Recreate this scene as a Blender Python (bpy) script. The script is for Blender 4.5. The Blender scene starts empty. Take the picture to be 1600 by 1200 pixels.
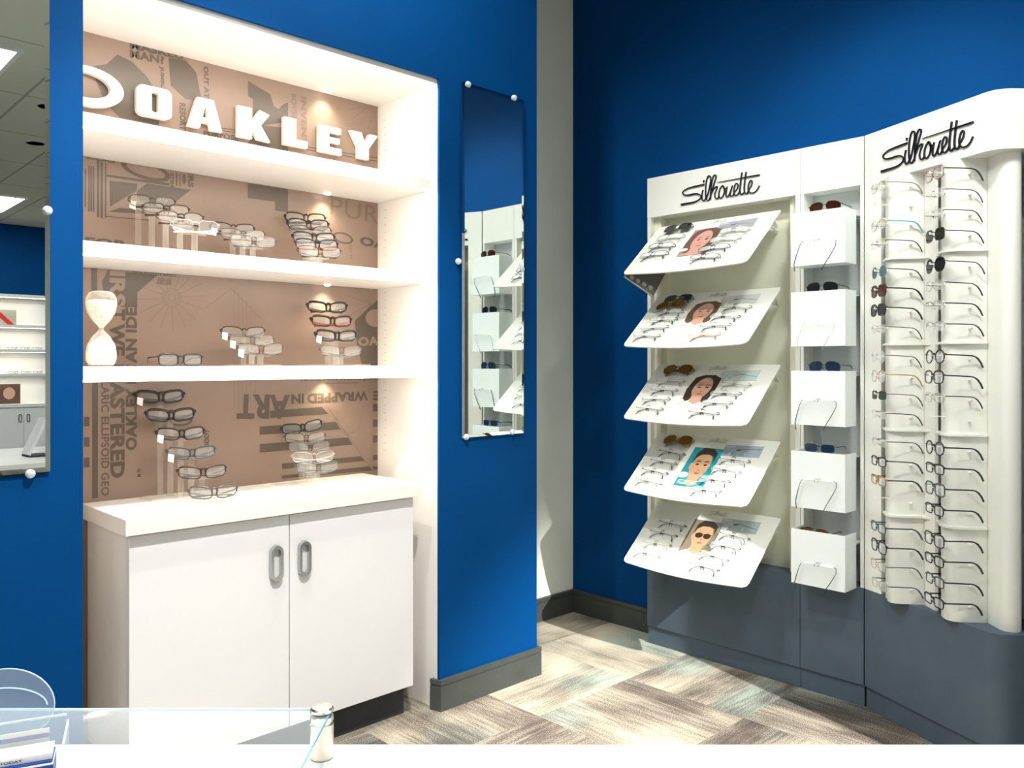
import bpy, bmesh, math, random
from mathutils import Vector, Matrix
random.seed(7)
PI = math.pi
SC = bpy.context.scene
COL = SC.collection

# ------------------------------------------------------------------ camera
H = 1.37                                   # eye height
TH = math.radians(46.1)                    # the view runs between the two walls
FX, FY = math.cos(TH), math.sin(TH)        # forward on the floor
RX, RY = FY, -FX                           # to the right on the floor
cam_d = bpy.data.cameras.new('camera')
cam = bpy.data.objects.new('camera', cam_d)
COL.objects.link(cam)
cam.location = (0, 0, H)
cam.rotation_euler = (PI / 2, 0, TH - PI / 2)
cam_d.sensor_fit = 'HORIZONTAL'
cam_d.sensor_width = 36
cam_d.lens = 1300 / 1600 * 36
cam_d.shift_y = -32 / 1600
cam_d.clip_start = 0.02
SC.camera = cam

# ------------------------------------------------------------------ world, exposure
W = bpy.data.worlds.new('world')
SC.world = W
W.use_nodes = True
W.node_tree.nodes['Background'].inputs[0].default_value = (0.8, 0.9, 1, 1)
W.node_tree.nodes['Background'].inputs[1].default_value = 0.25
SC.view_settings.view_transform = 'Standard'
SC.view_settings.look = 'None'
SC.view_settings.gamma = 1
SC.view_settings.use_curve_mapping = False
SC.view_settings.exposure = 0.15
SC.cycles.max_bounces = 10
SC.cycles.diffuse_bounces = 5
SC.cycles.transparent_max_bounces = 40
SC.cycles.sample_clamp_indirect = 6
SC.cycles.caustics_reflective = False
SC.cycles.use_denoising = True

# light strengths, all in one place
PANEL = 13.0         # ceiling panels (emission strength)
SPOT = 95.0          # recessed downlights (W)
NICHE_FILL = 4.0          # fill strips added under the niche shelves (W)
WARM = (1.0, 0.90, 0.77)
COOL = (0.93, 0.97, 1.0)


def LD(lat, dep):
    """floor point from sideways and forward distance to the eye point"""
    return (lat * RX + dep * FX, lat * RY + dep * FY)


def on_y(px, py, Y):
    """point of the plane at depth Y (walls parallel to X) seen at a pixel"""
    r = (px - 800) / 1300
    X = Y * (FX + RX * r) / (RX - FX * r) if False else Y * (FX + FY * r) / (FY - FX * r)
    d = FX * X + FY * Y
    return X, H - (py - 568) * d / 1300


def on_x(px, py, X):
    r = (px - 800) / 1300
    Y = X * (FY - FX * r) / (FX + FY * r)
    d = FX * X + FY * Y
    return Y, H - (py - 568) * d / 1300


# ------------------------------------------------------------------ materials
MATS = {}


def mat(name, col, rough=0.5, metal=0.0, spec=0.5, coat=0.0):
    if name in MATS:
        return MATS[name]
    m = bpy.data.materials.new(name)
    m.use_nodes = True
    b = m.node_tree.nodes['Principled BSDF']
    b.inputs['Base Color'].default_value = (*col, 1)
    b.inputs['Roughness'].default_value = rough
    b.inputs['Metallic'].default_value = metal
    b.inputs['Specular IOR Level'].default_value = spec
    b.inputs['Coat Weight'].default_value = coat
    MATS[name] = m
    return m


def noisy(name, col, amount=0.06, scale=8.0, rough=0.5, spec=0.5, bump=0.0):
    """procedural paint or laminate: a faint mottling of its own colour"""
    if name in MATS:
        return MATS[name]
    m = mat(name, col, rough, 0, spec)
    nt = m.node_tree
    b = nt.nodes['Principled BSDF']
    tc = nt.nodes.new('ShaderNodeTexCoord')
    n = nt.nodes.new('ShaderNodeTexNoise')
    n.inputs['Scale'].default_value = scale
    n.inputs['Detail'].default_value = 3
    nt.links.new(tc.outputs['Object'], n.inputs['Vector'])
    r = nt.nodes.new('ShaderNodeValToRGB')
    r.color_ramp.elements[0].position = 0.3
    r.color_ramp.elements[1].position = 0.7
    r.color_ramp.elements[0].color = (*[c * (1 - amount) for c in col], 1)
    r.color_ramp.elements[1].color = (*[min(1, c * (1 + amount)) for c in col], 1)
    nt.links.new(n.outputs['Fac'], r.inputs['Fac'])
    nt.links.new(r.outputs['Color'], b.inputs['Base Color'])
    if bump:
        n2 = nt.nodes.new('ShaderNodeTexNoise')
        n2.inputs['Scale'].default_value = 260
        nt.links.new(tc.outputs['Object'], n2.inputs['Vector'])
        bp = nt.nodes.new('ShaderNodeBump')
        bp.inputs['Strength'].default_value = bump
        bp.inputs['Distance'].default_value = 0.002
        nt.links.new(n2.outputs['Fac'], bp.inputs['Height'])
        nt.links.new(bp.outputs['Normal'], b.inputs['Normal'])
    return m


def clear(name, tint, body, share, rough=0.03, graze=0.6):
    """clear or tinted plastic: light passes straight through, with a surface sheen"""
    if name in MATS:
        return MATS[name]
    m = bpy.data.materials.new(name)
    m.use_nodes = True
    nt = m.node_tree
    nt.nodes.clear()
    out = nt.nodes.new('ShaderNodeOutputMaterial')
    tr = nt.nodes.new('ShaderNodeBsdfTransparent')
    tr.inputs[0].default_value = (*tint, 1)
    pb = nt.nodes.new('ShaderNodeBsdfPrincipled')
    pb.inputs['Base Color'].default_value = (*body, 1)
    pb.inputs['Roughness'].default_value = rough
    lw = nt.nodes.new('ShaderNodeLayerWeight')
    lw.inputs['Blend'].default_value = 0.25
    ad = nt.nodes.new('ShaderNodeMath')
    ad.operation = 'MULTIPLY_ADD'
    ad.inputs[1].default_value = graze
    ad.inputs[2].default_value = share
    ad.use_clamp = True
    nt.links.new(lw.outputs['Facing'], ad.inputs[0])
    mx = nt.nodes.new('ShaderNodeMixShader')
    nt.links.new(ad.outputs[0], mx.inputs[0])
    nt.links.new(tr.outputs[0], mx.inputs[1])
    nt.links.new(pb.outputs[0], mx.inputs[2])
    nt.links.new(mx.outputs[0], out.inputs[0])
    MATS[name] = m
    return m


def glow(name, col, strength):
    if name in MATS:
        return MATS[name]
    m = bpy.data.materials.new(name)
    m.use_nodes = True
    nt = m.node_tree
    nt.nodes.clear()
    out = nt.nodes.new('ShaderNodeOutputMaterial')
    e = nt.nodes.new('ShaderNodeEmission')
    e.inputs[0].default_value = (*col, 1)
    e.inputs[1].default_value = strength
    nt.links.new(e.outputs[0], out.inputs[0])
    MATS[name] = m
    return m


def carpet():
    m = bpy.data.materials.new('carpet')
    m.use_nodes = True
    nt = m.node_tree
    N, L = nt.nodes.new, nt.links.new
    b = nt.nodes['Principled BSDF']
    b.inputs['Roughness'].default_value = 0.95
    b.inputs['Specular IOR Level'].default_value = 0.1
    tc = N('ShaderNodeTexCoord')
    sp = N('ShaderNodeSeparateXYZ')
    L(tc.outputs['Object'], sp.inputs[0])

    def math_(op, a, bb=None, c=None):
        n = N('ShaderNodeMath')
        n.operation = op
        for i, v in enumerate((a, bb, c)):
            if v is None:
                continue
            if isinstance(v, (int, float)):
                n.inputs[i].default_value = v
            else:
                L(v, n.inputs[i])
        return n.outputs[0]
    T = 0.56
    u = math_('DIVIDE', math_('SUBTRACT', sp.outputs[0], 2.316), T)
    v = math_('DIVIDE', math_('SUBTRACT', sp.outputs[1], 2.255), T)
    fu, fv = math_('FLOOR', u), math_('FLOOR', v)
    chk = math_('PINGPONG', math_('ADD', fu, fv), 1.0)          # 0 / 1 quarter-turn laying
    cid = N('ShaderNodeCombineXYZ')
    L(fu, cid.inputs[0])
    L(fv, cid.inputs[1])
    wn = N('ShaderNodeTexWhiteNoise')
    wn.noise_dimensions = '2D'
    L(cid.outputs[0], wn.inputs['Vector'])
    va = N('ShaderNodeCombineXYZ')
    L(math_('MULTIPLY', sp.outputs[0], 4.5), va.inputs[0])
    L(math_('MULTIPLY', sp.outputs[1], 75), va.inputs[1])
    vb = N('ShaderNodeCombineXYZ')
    L(math_('MULTIPLY', sp.outputs[1], 4.5), vb.inputs[0])
    L(math_('MULTIPLY', sp.outputs[0], 75), vb.inputs[1])
    mv = N('ShaderNodeMix')
    mv.data_type = 'VECTOR'
    L(chk, mv.inputs[0])
    L(va.outputs[0], mv.inputs[4])
    L(vb.outputs[0], mv.inputs[5])
    off = N('ShaderNodeVectorMath')
    off.operation = 'MULTIPLY_ADD'
    L(wn.outputs['Color'], off.inputs[0])
    off.inputs[1].default_value = (37, 41, 29)
    L(mv.outputs[1], off.inputs[2])
    n1 = N('ShaderNodeTexNoise')                                # yarn streaks
    n1.inputs['Scale'].default_value = 1.0
    n1.inputs['Detail'].default_value = 5
    n1.inputs['Roughness'].default_value = 0.75
    L(off.outputs[0], n1.inputs['Vector'])
    sc = N('ShaderNodeVectorMath')
    sc.operation = 'MULTIPLY'
    L(off.outputs[0], sc.inputs[0])
    sc.inputs[1].default_value = (0.6, 0.055, 1)
    n2 = N('ShaderNodeTexNoise')                                # broad bands
    n2.inputs['Scale'].default_value = 1.0
    n2.inputs['Detail'].default_value = 2
    L(sc.outputs[0], n2.inputs['Vector'])
    n3 = N('ShaderNodeTexNoise')                                # speckle
    n3.inputs['Scale'].default_value = 210
    n3.inputs['Detail'].default_value = 2
    L(tc.outputs['Object'], n3.inputs['Vector'])
    s = math_('ADD', math_('MULTIPLY', n1.outputs['Fac'], 0.62), math_('MULTIPLY', n2.outputs['Fac'], 0.95))
    s = math_('ADD', s, math_('MULTIPLY', n3.outputs['Fac'], 0.75))
    s = math_('ADD', s, math_('MULTIPLY', wn.outputs['Value'], 0.32))
    s = math_('MULTIPLY_ADD', s, 1.35, -1.14)
    cr = N('ShaderNodeValToRGB')
    e = cr.color_ramp.elements
    e[0].position = 0.0
    e[0].color = (0.030, 0.025, 0.022, 1)
    e[1].position = 1.0
    e[1].color = (0.50, 0.455, 0.36, 1)
    for p, c in ((0.32, (0.085, 0.068, 0.058)), (0.5, (0.165, 0.138, 0.115)), (0.68, (0.31, 0.28, 0.22))):
        k = e.new(p)
        k.color = (*c, 1)
    L(s, cr.inputs[0])
    n4 = N('ShaderNodeTexNoise')
    n4.inputs['Scale'].default_value = 0.55
    L(sc.outputs[0], n4.inputs['Vector'])
    bl = N('ShaderNodeValToRGB')
    bl.color_ramp.elements[0].position = 0.53
    bl.color_ramp.elements[1].position = 0.64
    L(n4.outputs['Fac'], bl.inputs[0])
    mx = N('ShaderNodeMix')
    mx.data_type = 'RGBA'
    mx.blend_type = 'MULTIPLY'
    L(bl.outputs[0], mx.inputs[0])
    L(cr.outputs[0], mx.inputs[6])
    mx.inputs[7].default_value = (0.80, 0.98, 1.06, 1)
    L(mx.outputs[2], b.inputs['Base Color'])
    bp = N('ShaderNodeBump')
    bp.inputs['Strength'].default_value = 0.3
    bp.inputs['Distance'].default_value = 0.004
    L(n3.outputs['Fac'], bp.inputs['Height'])
    L(bp.outputs[0], b.inputs['Normal'])
    return m


def ceiling_tiles():
    m = noisy('ceiling tile', (0.72, 0.72, 0.63), 0.05, 30, 0.95, 0.1)
    nt = m.node_tree
    b = nt.nodes['Principled BSDF']
    br = nt.nodes.new('ShaderNodeTexBrick')
    br.offset = 0
    br.inputs['Color1'].default_value = (0.72, 0.72, 0.63, 1)
    br.inputs['Color2'].default_value = (0.70, 0.70, 0.61, 1)
    br.inputs['Mortar'].default_value = (0.42, 0.42, 0.37, 1)
    br.inputs['Scale'].default_value = 1
    br.inputs['Mortar Size'].default_value = 0.012
    br.inputs['Brick Width'].default_value = 0.61
    br.inputs['Row Height'].default_value = 1.22
    tc = nt.nodes.new('ShaderNodeTexCoord')
    nt.links.new(tc.outputs['Object'], br.inputs['Vector'])
    nt.links.new(br.outputs['Color'], b.inputs['Base Color'])
    return m


BLUE = noisy('blue paint', (0.0, 0.050, 0.190), 0.04, 3, 0.6, 0.06, 0.05)
OFFWHITE = noisy('off white paint', (0.84, 0.87, 0.76), 0.03, 3, 0.7, 0.2)
GREYB = noisy('grey vinyl', (0.058, 0.064, 0.060), 0.08, 12, 0.5, 0.3)
MELA = noisy('white melamine', (0.84, 0.82, 0.80), 0.01, 6, 0.4, 0.4)
DOORM = noisy('white laminate', (0.80, 0.80, 0.83), 0.01, 6, 0.35, 0.4)
KICK = noisy('charcoal laminate', (0.035, 0.036, 0.042), 0.1, 20, 0.5, 0.3)
BASEM = noisy('slate laminate', (0.080, 0.113, 0.150), 0.06, 9, 0.5, 0.3)
DISPW = noisy('white lacquer', (0.80, 0.81, 0.76), 0.01, 6, 0.35, 0.4)
CREAM = noisy('cream lacquer', (0.72, 0.73, 0.60), 0.02, 6, 0.45, 0.3)
PALE = noisy('pale grey lacquer', (0.62, 0.66, 0.66), 0.02, 6, 0.4, 0.4)
TAUPE = noisy('taupe vinyl', (0.215, 0.150, 0.116), 0.06, 5, 0.34, 0.45)
UMBER = noisy('umber print', (0.080, 0.061, 0.046), 0.06, 5, 0.34, 0.45)
FAINT = noisy('faint print', (0.155, 0.110, 0.085), 0.05, 5, 0.36, 0.45)
DESKM = noisy('white desk laminate', (0.86, 0.84, 0.81), 0.01, 6, 0.3, 0.4)
SIGNW = noisy('white acrylic', (0.88, 0.86, 0.80), 0.01, 6, 0.3, 0.5)
FROST = noisy('frosted white acrylic', (0.84, 0.90, 0.90), 0.01, 9, 0.3, 0.5)
INK = mat('black acrylic', (0.006, 0.006, 0.012), 0.25)
GREYINK = mat('grey ink', (0.30, 0.30, 0.28), 0.6)
CHROME = mat('brushed nickel', (0.50, 0.52, 0.54), 0.22, 1.0)
MIRROR = mat('mirror glass', (0.80, 0.86, 0.84), 0.0, 1.0)
BRASS = mat('warm steel', (0.74, 0.70, 0.63), 0.25, 1.0)
CRYSTAL = clear('cut crystal', (0.95, 0.97, 1), (0.85, 0.9, 0.95), 0.55, 0.12)
ACRYL = clear('clear acrylic', (0.97, 0.965, 0.95), (0.92, 0.91, 0.87), 0.06, 0.03, 0.42)
ACRYLX = clear('polished acrylic', (0.93, 0.96, 0.98), (0.78, 0.88, 0.95), 0.10, 0.03)
PLATE = clear('riser acrylic', (0.97, 0.985, 0.99), (0.80, 0.86, 0.90), 0.05, 0.02, 0.28)
EDGE = clear('acrylic edge', (0.9, 0.97, 1), (0.75, 0.92, 1.0), 0.75, 0.1)
LENS = clear('clear lens', (0.97, 0.98, 0.975), (0.9, 0.94, 0.94), 0.05, 0.02)
LENSW = clear('demo lens', (0.95, 0.95, 0.93), (0.9, 0.9, 0.87), 0.07, 0.04, 0.45)
T_GREY = clear('smoke lens', (0.10, 0.115, 0.12), (0.02, 0.025, 0.028), 0.35, 0.03)
T_BRN = clear('brown lens', (0.20, 0.07, 0.03), (0.07, 0.02, 0.008), 0.4, 0.03)
T_AMB = clear('amber lens', (0.42, 0.23, 0.02), (0.22, 0.11, 0.006), 0.45, 0.03)
T_BLUE = clear('blue mirror lens', (0.09, 0.13, 0.20), (0.02, 0.045, 0.10), 0.5, 0.02)
T_GRN = clear('green lens', (0.07, 0.09, 0.06), (0.03, 0.04, 0.02), 0.5, 0.04)
T_PINK = clear('rose brown lens', (0.36, 0.17, 0.15), (0.16, 0.06, 0.05), 0.4, 0.03)
T_TEAL = clear('teal mirror lens', (0.30, 0.42, 0.42), (0.16, 0.26, 0.27), 0.45, 0.02)
FR = {
    'black': mat('black metal', (0.012, 0.012, 0.013), 0.35),
    'brown': mat('brown acetate', (0.035, 0.014, 0.008), 0.3),
    'gun': mat('gunmetal', (0.10, 0.10, 0.10), 0.35, 0.6),
    'gold': mat('gold metal', (0.50, 0.33, 0.12), 0.3, 0.8),
    'silver': mat('silver metal', (0.50, 0.50, 0.48), 0.3, 0.7),
    'navy': mat('navy metal', (0.012, 0.022, 0.10), 0.35),
    'red': mat('red acetate', (0.40, 0.012, 0.012), 0.3),
    'rose': mat('rose acetate', (0.42, 0.27, 0.25), 0.3),
    'teal': mat('teal acetate', (0.18, 0.42, 0.46), 0.3),
    'slate': mat('slate metal', (0.05, 0.075, 0.085), 0.35),
    'crystal': clear('crystal acetate', (0.9, 0.9, 0.87), (0.8, 0.8, 0.75), 0.45, 0.1),
}
TAGM = mat('price tag paper', (0.85, 0.83, 0.80), 0.7)
RED = mat('red enamel', (0.55, 0.02, 0.01), 0.4)


# ------------------------------------------------------------------ mesh helpers
class MB:
    def __init__(s):
        s.v, s.f, s.m = [], [], []

    def add(s, vs, fs, mi=0):
        o = len(s.v)
        s.v += [tuple(v) for v in vs]
        s.f += [tuple(i + o for i in f) for f in fs]
        s.m += [mi] * len(fs)
        return s

    def box(s, x0, x1, y0, y1, z0, z1, mi=0):
        vs = [(x, y, z) for x in (x0, x1) for y in (y0, y1) for z in (z0, z1)]
        return s.add(vs, [(0, 1, 3, 2), (4, 6, 7, 5), (0, 4, 5, 1), (2, 3, 7, 6), (0, 2, 6, 4), (1, 5, 7, 3)], mi)

    def prism(s, pts, z0, z1, mi=0):
        """upright prism over a floor outline"""
        n = len(pts)
        if sum(pts[i][0] * pts[(i + 1) % n][1] - pts[(i + 1) % n][0] * pts[i][1] for i in range(n)) < 0:
            pts = pts[::-1]
        vs = [(x, y, z0) for x, y in pts] + [(x, y, z1) for x, y in pts]
        fs = [tuple(range(n))[::-1], tuple(range(n, 2 * n))]
        fs += [(i, (i + 1) % n, (i + 1) % n + n, i + n) for i in range(n)]
        return s.add(vs, fs, mi)

    def slab(s, pts3, off, mi=0):
        """solid from a planar loop of 3-D points pushed along a vector"""
        n = len(pts3)
        vs = [tuple(p) for p in pts3] + [tuple(Vector(p) + Vector(off)) for p in pts3]
        fs = [tuple(range(n))[::-1], tuple(range(n, 2 * n))]
        fs += [(i, (i + 1) % n, (i + 1) % n + n, i + n) for i in range(n)]
        return s.add(vs, fs, mi)

    def face(s, pts3, mi=0):
        return s.add(pts3, [tuple(range(len(pts3)))], mi)

    def tube(s, path, r, seg=6, closed=False, mi=0, flat=1.0, up=None):
        P = [Vector(p) for p in path]
        n = len(P)
        rr = r if isinstance(r, (list, tuple)) else [r] * n
        rings = []
        for i, p in enumerate(P):
            a = P[(i - 1) % n] if closed or i > 0 else p
            b = P[(i + 1) % n] if closed or i < n - 1 else p
            t = (b - a)
            if t.length < 1e-9:
                t = Vector((0, 0, 1))
            t.normalize()
            ref = Vector(up) if up else (Vector((0, 0, 1)) if abs(t.z) < 0.9 else Vector((1, 0, 0)))
            x = t.cross(ref)
            if x.length < 1e-6:
                x = t.cross(Vector((0, 1, 0)))
            x.normalize()
            y = x.cross(t).normalized()
            rings.append([p + (x * math.cos(2 * PI * k / seg) * flat + y * math.sin(2 * PI * k / seg)) * rr[i] for k in range(seg)])
        vs = [q for ring in rings for q in ring]
        fs = []
        for i in range(n if closed else n - 1):
            j = (i + 1) % n
            for k in range(seg):
                k2 = (k + 1) % seg
                fs.append((i * seg + k, i * seg + k2, j * seg + k2, j * seg + k))
        if not closed:
            fs.append(tuple(range(seg))[::-1])
            fs.append(tuple(range((n - 1) * seg, n * seg)))
        return s.add(vs, fs, mi)

    def lathe(s, prof, cx=0, cy=0, seg=24, mi=0):
        vs = [(cx + r * math.cos(2 * PI * k / seg), cy + r * math.sin(2 * PI * k / seg), z) for r, z in prof for k in range(seg)]
        n = len(prof)
        fs = [(i * seg + k, i * seg + (k + 1) % seg, (i + 1) * seg + (k + 1) % seg, (i + 1) * seg + k) for i in range(n - 1) for k in range(seg)]
        fs += [tuple(range(seg))[::-1], tuple(range((n - 1) * seg, n * seg))]
        return s.add(vs, fs, mi)

    def ribbon(s, pts, t, z0, z1, mi=0):
        """curved upright sheet of thickness t along a floor path"""
        L, R = [], []
        n = len(pts)
        for i in range(n):
            a, b = Vector(pts[max(0, i - 1)]), Vector(pts[min(n - 1, i + 1)])
            d = (b - a).normalized()
            nn = Vector((-d.y, d.x)) * t / 2
            L.append(tuple(Vector(pts[i]) + nn))
            R.append(tuple(Vector(pts[i]) - nn))
        return s.prism(L + R[::-1], z0, z1, mi)

    def mesh(s, name, mats, smooth=False, bevel=0, recalc=True, soft=False):
        me = bpy.data.meshes.new(name)
        me.from_pydata(s.v, [], s.f)
        for m in (mats if isinstance(mats, (list, tuple)) else [mats]):
            me.materials.append(m)
        me.polygons.foreach_set('material_index', s.m)
        if recalc or bevel:
            bm = bmesh.new()
            bm.from_mesh(me)
            if recalc:
                bmesh.ops.recalc_face_normals(bm, faces=bm.faces)
            if bevel:
                es = [e for e in bm.edges if len(e.link_faces) == 2 and e.calc_face_angle(0) > 0.6]
                bmesh.ops.bevel(bm, geom=es, offset=bevel, segments=2, affect='EDGES', profile=0.6)
            bm.to_mesh(me)
            bm.free()
        if soft:                                    # rounded runs shade smoothly, corners stay crisp
            bm = bmesh.new()
            bm.from_mesh(me)
            for e in bm.edges:
                e.smooth = len(e.link_faces) == 2 and e.calc_face_angle(0) < 0.7
            bm.to_mesh(me)
            bm.free()
        if smooth or soft:
            for p in me.polygons:
                p.use_smooth = True
        return me

    def build(s, name, mats, parent=None, **k):
        return link(name, s.mesh(name, mats, **k), parent)


def link(name, me, parent=None):
    o = bpy.data.objects.new(name, me)
    COL.objects.link(o)
    if parent:
        o.parent = parent
    return o


def tag(o, label, cat, group=None):
    o['label'] = label
    o['category'] = cat
    if group:
        o['group'] = group
    return o


def thing(name, label, cat, loc=(0, 0, 0), rz=0, group=None, M=None):
    o = bpy.data.objects.new(name, None)
    COL.objects.link(o)
    o.empty_display_size = 0.05
    if M is not None:
        o.matrix_world = M
    else:
        o.location = loc
        o.rotation_euler = (0, 0, rz)
    return tag(o, label, cat, group)


def struct(name, mb, mats, **k):
    o = mb.build(name, mats, **k)
    o['kind'] = 'structure'
    return o


def text_mesh(body, bold=0.0, spacing=1.0):
    """letters from the built-in face as loose (verts, faces), 0..w by 0..1 in cap height"""
    cu = bpy.data.curves.new('t', 'FONT')
    cu.body = body
    cu.size = 1.0
    cu.offset = bold
    cu.space_character = spacing
    cu.resolution_u = 3
    o = bpy.data.objects.new('t', cu)
    COL.objects.link(o)
    dg = bpy.context.evaluated_depsgraph_get()
    me = bpy.data.meshes.new_from_object(o.evaluated_get(dg))
    vs = [tuple(v.co) for v in me.vertices]
    fs = [tuple(p.vertices) for p in me.polygons]
    bpy.data.objects.remove(o)
    bpy.data.meshes.remove(me)
    bpy.data.curves.remove(cu)
    x0 = min(v[0] for v in vs)
    x1 = max(v[0] for v in vs)
    y0 = min(v[1] for v in vs)
    y1 = max(v[1] for v in vs)
    return [((v[0] - x0) / (x1 - x0), (v[1] - y0) / (y1 - y0)) for v in vs], fs


_tc = {}


def put_text(mb, body, org, ux, uy, mi=0, bold=0.03, spacing=1.05):
    """text whose box is spanned by the vectors ux (reading) and uy (up)"""
    k = (body, bold, spacing)
    if k not in _tc:
        _tc[k] = text_mesh(body, bold, spacing)
    vs, fs = _tc[k]
    org, ux, uy = Vector(org), Vector(ux), Vector(uy)
    mb.add([org + ux * a + uy * b for a, b in vs], fs, mi)


# ------------------------------------------------------------------ the room
YL, XR, YB, YF, XO, CEIL = 2.565, 3.443, 3.09, -9.06, -4.0, 3.6
NX0, NX1, NZ = 0.766, 2.07, 2.495            # niche opening
XE = 5.6                                     # the shop widens beyond the display wall
struct('floor', MB().box(XO - .1, XE + .1, YF - .8, YB + .1, -0.05, 0), carpet())
struct('ceiling', MB().box(XO - .1, XE + .1, YF - .8, YB + .1, CEIL, CEIL + .05), ceiling_tiles())
wl = MB()
wl.box(XO, NX0 - .02, YL, 3.07, 0, CEIL)
wl.box(NX1 + .02, 2.62, YL, 3.07, 0, CEIL)
wl.box(NX0 - .02, NX1 + .02, YL, 3.07, NZ + .005, CEIL)
wl.box(NX0 - .02, NX1 + .02, 3.01, 3.07, 0, NZ + .005)
wl.box(NX0 - .02, NX0, YL, YL + .012, 0, NZ + .005)          # plaster returns over the panel edges
wl.box(NX1, NX1 + .02, YL, YL + .012, 0, NZ + .005)
wl.box(NX0, NX1, YL, YL + .012, NZ, NZ + .005)
struct('wall_left', wl, BLUE)
struct('wall_right', MB().box(XR, XR + .1, -.4, YB + .1, 0, CEIL).box(XR + .1, XE, -.4, -.3, 0, CEIL), BLUE)
struct('wall_side', MB().box(XE, XE + .1, YF - .8, -.3, 0, CEIL), OFFWHITE)
struct('wall_back', MB().box(XO, XR, YB, YB + .1, 0, CEIL), OFFWHITE)
struct('wall_other', MB().box(XO - .1, XO, YF - .8, YB + .1, 0, CEIL), OFFWHITE)
wf = MB()
wf.box(XO, XE, YF - .5, YF - .4, 0, CEIL)
wf.box(XO, XE, YF - .4, YF, 2.56, CEIL)
wf.box(3.86, XE, YF - .4, YF, 0, 2.56)
wf.box(XO, 2.0, YF - .4, YF, 0, 2.56)
struct('wall_front', wf, BLUE)


def baseboard(name, path):
    """cove-topped board: body plus a bead along the top, run along a floor path (outer face on the right-hand side)"""
    mb = MB()
    mb.ribbon(path, 0.016, 0, 0.098)
    mb.ribbon(path, 0.011, 0.098, 0.104)
    mb.ribbon(path, 0.018, 0.104, 0.122)
    return struct(name, mb, GREYB)


baseboard('baseboard_left', [(NX1 - .012, 2.60), (NX1 - .004, YL - .009), (2.629, YL - .009), (2.629, 3.08)])
baseboard('baseboard_back', [(2.64, YB - .009), (XR - .019, YB - .009)])
baseboard('baseboard_right', [(XR - .009, YB - .001), (XR - .009, 0.6)])

# ------------------------------------------------------------------ ceiling lights
for i, (x, y, which) in enumerate(((1.25, -2.0, 'nearest the desk'), (-1.2, -2.0, 'toward the far side wall'), (1.25, -5.2, 'toward the far shelves'),
                                   (-1.2, 0.6, 'above the left wall'), (2.6, -7.4, 'added to brighten the far shelves'))):  # the last panel is added to lift the far side
    t = thing('ceiling_light', 'recessed white ceiling panel light ' + which, 'ceiling light', (x, y, CEIL - .02), 0, 'ceiling panel lights')
    f = MB()
    f.box(-.31, .31, -.62, -.59, 0, .019)
    f.box(-.31, .31, .59, .62, 0, .019)
    f.box(-.31, -.28, -.59, .59, 0, .019)
    f.box(.28, .31, -.59, .59, 0, .019)
    f.build('frame', MELA, t)
    MB().box(-.28, .28, -.59, .59, .004, .016).build('diffuser', glow('panel glow', COOL, PANEL), t)


def downlight(x, y, label, watts, col, size=0.09, cone=100, aim=None):
    t = thing('downlight', label, 'ceiling light', (x, y, CEIL - .012), 0, 'round recessed downlights')
    MB().lathe([(.085, .0), (.085, .012), (.062, .012), (.062, .004), (.080, .0)], seg=20).build('trim_ring', MELA, t, smooth=False)
    MB().lathe([(.0, .008), (.06, .008), (.06, .0115), (.0, .0115)], seg=20).build('lamp_lens', glow('downlight glow', WARM, 6), t)
    l = bpy.data.lights.new('downlight_lamp', 'SPOT')
    l.energy = watts
    l.color = col
    l.shadow_soft_size = size / 2
    l.spot_size = math.radians(cone)
    l.spot_blend = 0.6
    o = bpy.data.objects.new('downlight_lamp', l)
    COL.objects.link(o)
    o.location = (x, y, CEIL - .02)
    d = Vector(aim or (x, y, 0)) - o.location
    o.rotation_euler = d.to_track_quat('-Z', 'Y').to_euler()


downlight(1.10, 1.15, 'round warm ceiling downlight in front of the shelf niche', SPOT * 6.5, (1, .95, .88), .08, 60, (1.25, 2.4, 0.9))
downlight(0.85, 2.08, 'round ceiling downlight nearest the top of the shelf niche', SPOT * 2.2, (1, .97, .88), .10, 165)
downlight(1.75, 2.25, 'added fill downlight above the mirror side of the niche', SPOT * 1.0, (1, .98, .92), .10, 150)  # fill lamp added to brighten the top of the blue wall
downlight(0.35, 0.40, 'added fill downlight straight above the desk', SPOT * 2.2, (1, .99, .95), .10, 62)  # fill lamp added so the desktop turns white
downlight(1.90, 0.55, 'added fill downlight in front of the wall displays', SPOT * 3.4, (1, .99, .93), .50, 50, (3.35, 1.45, 1.95))  # wide fill lamp added to brighten the trays and boxes
downlight(2.55, 0.10, 'added fill downlight nearest the angled rack', SPOT * .5, (1, .99, .95), .10, 165)  # weak fill lamp added for the blue wall above the rack
downlight(2.04, -2.6, 'round ceiling downlight in the middle of the shop', SPOT * 42, (1, .98, .94), .04, 33, (3.04, 1.12, 0.0))
downlight(2.27, -3.9, 'round ceiling downlight farthest from the niche', SPOT * 6, (1, .96, .88), .10, 60, (3.3, -9.0, 0.9))

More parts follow.
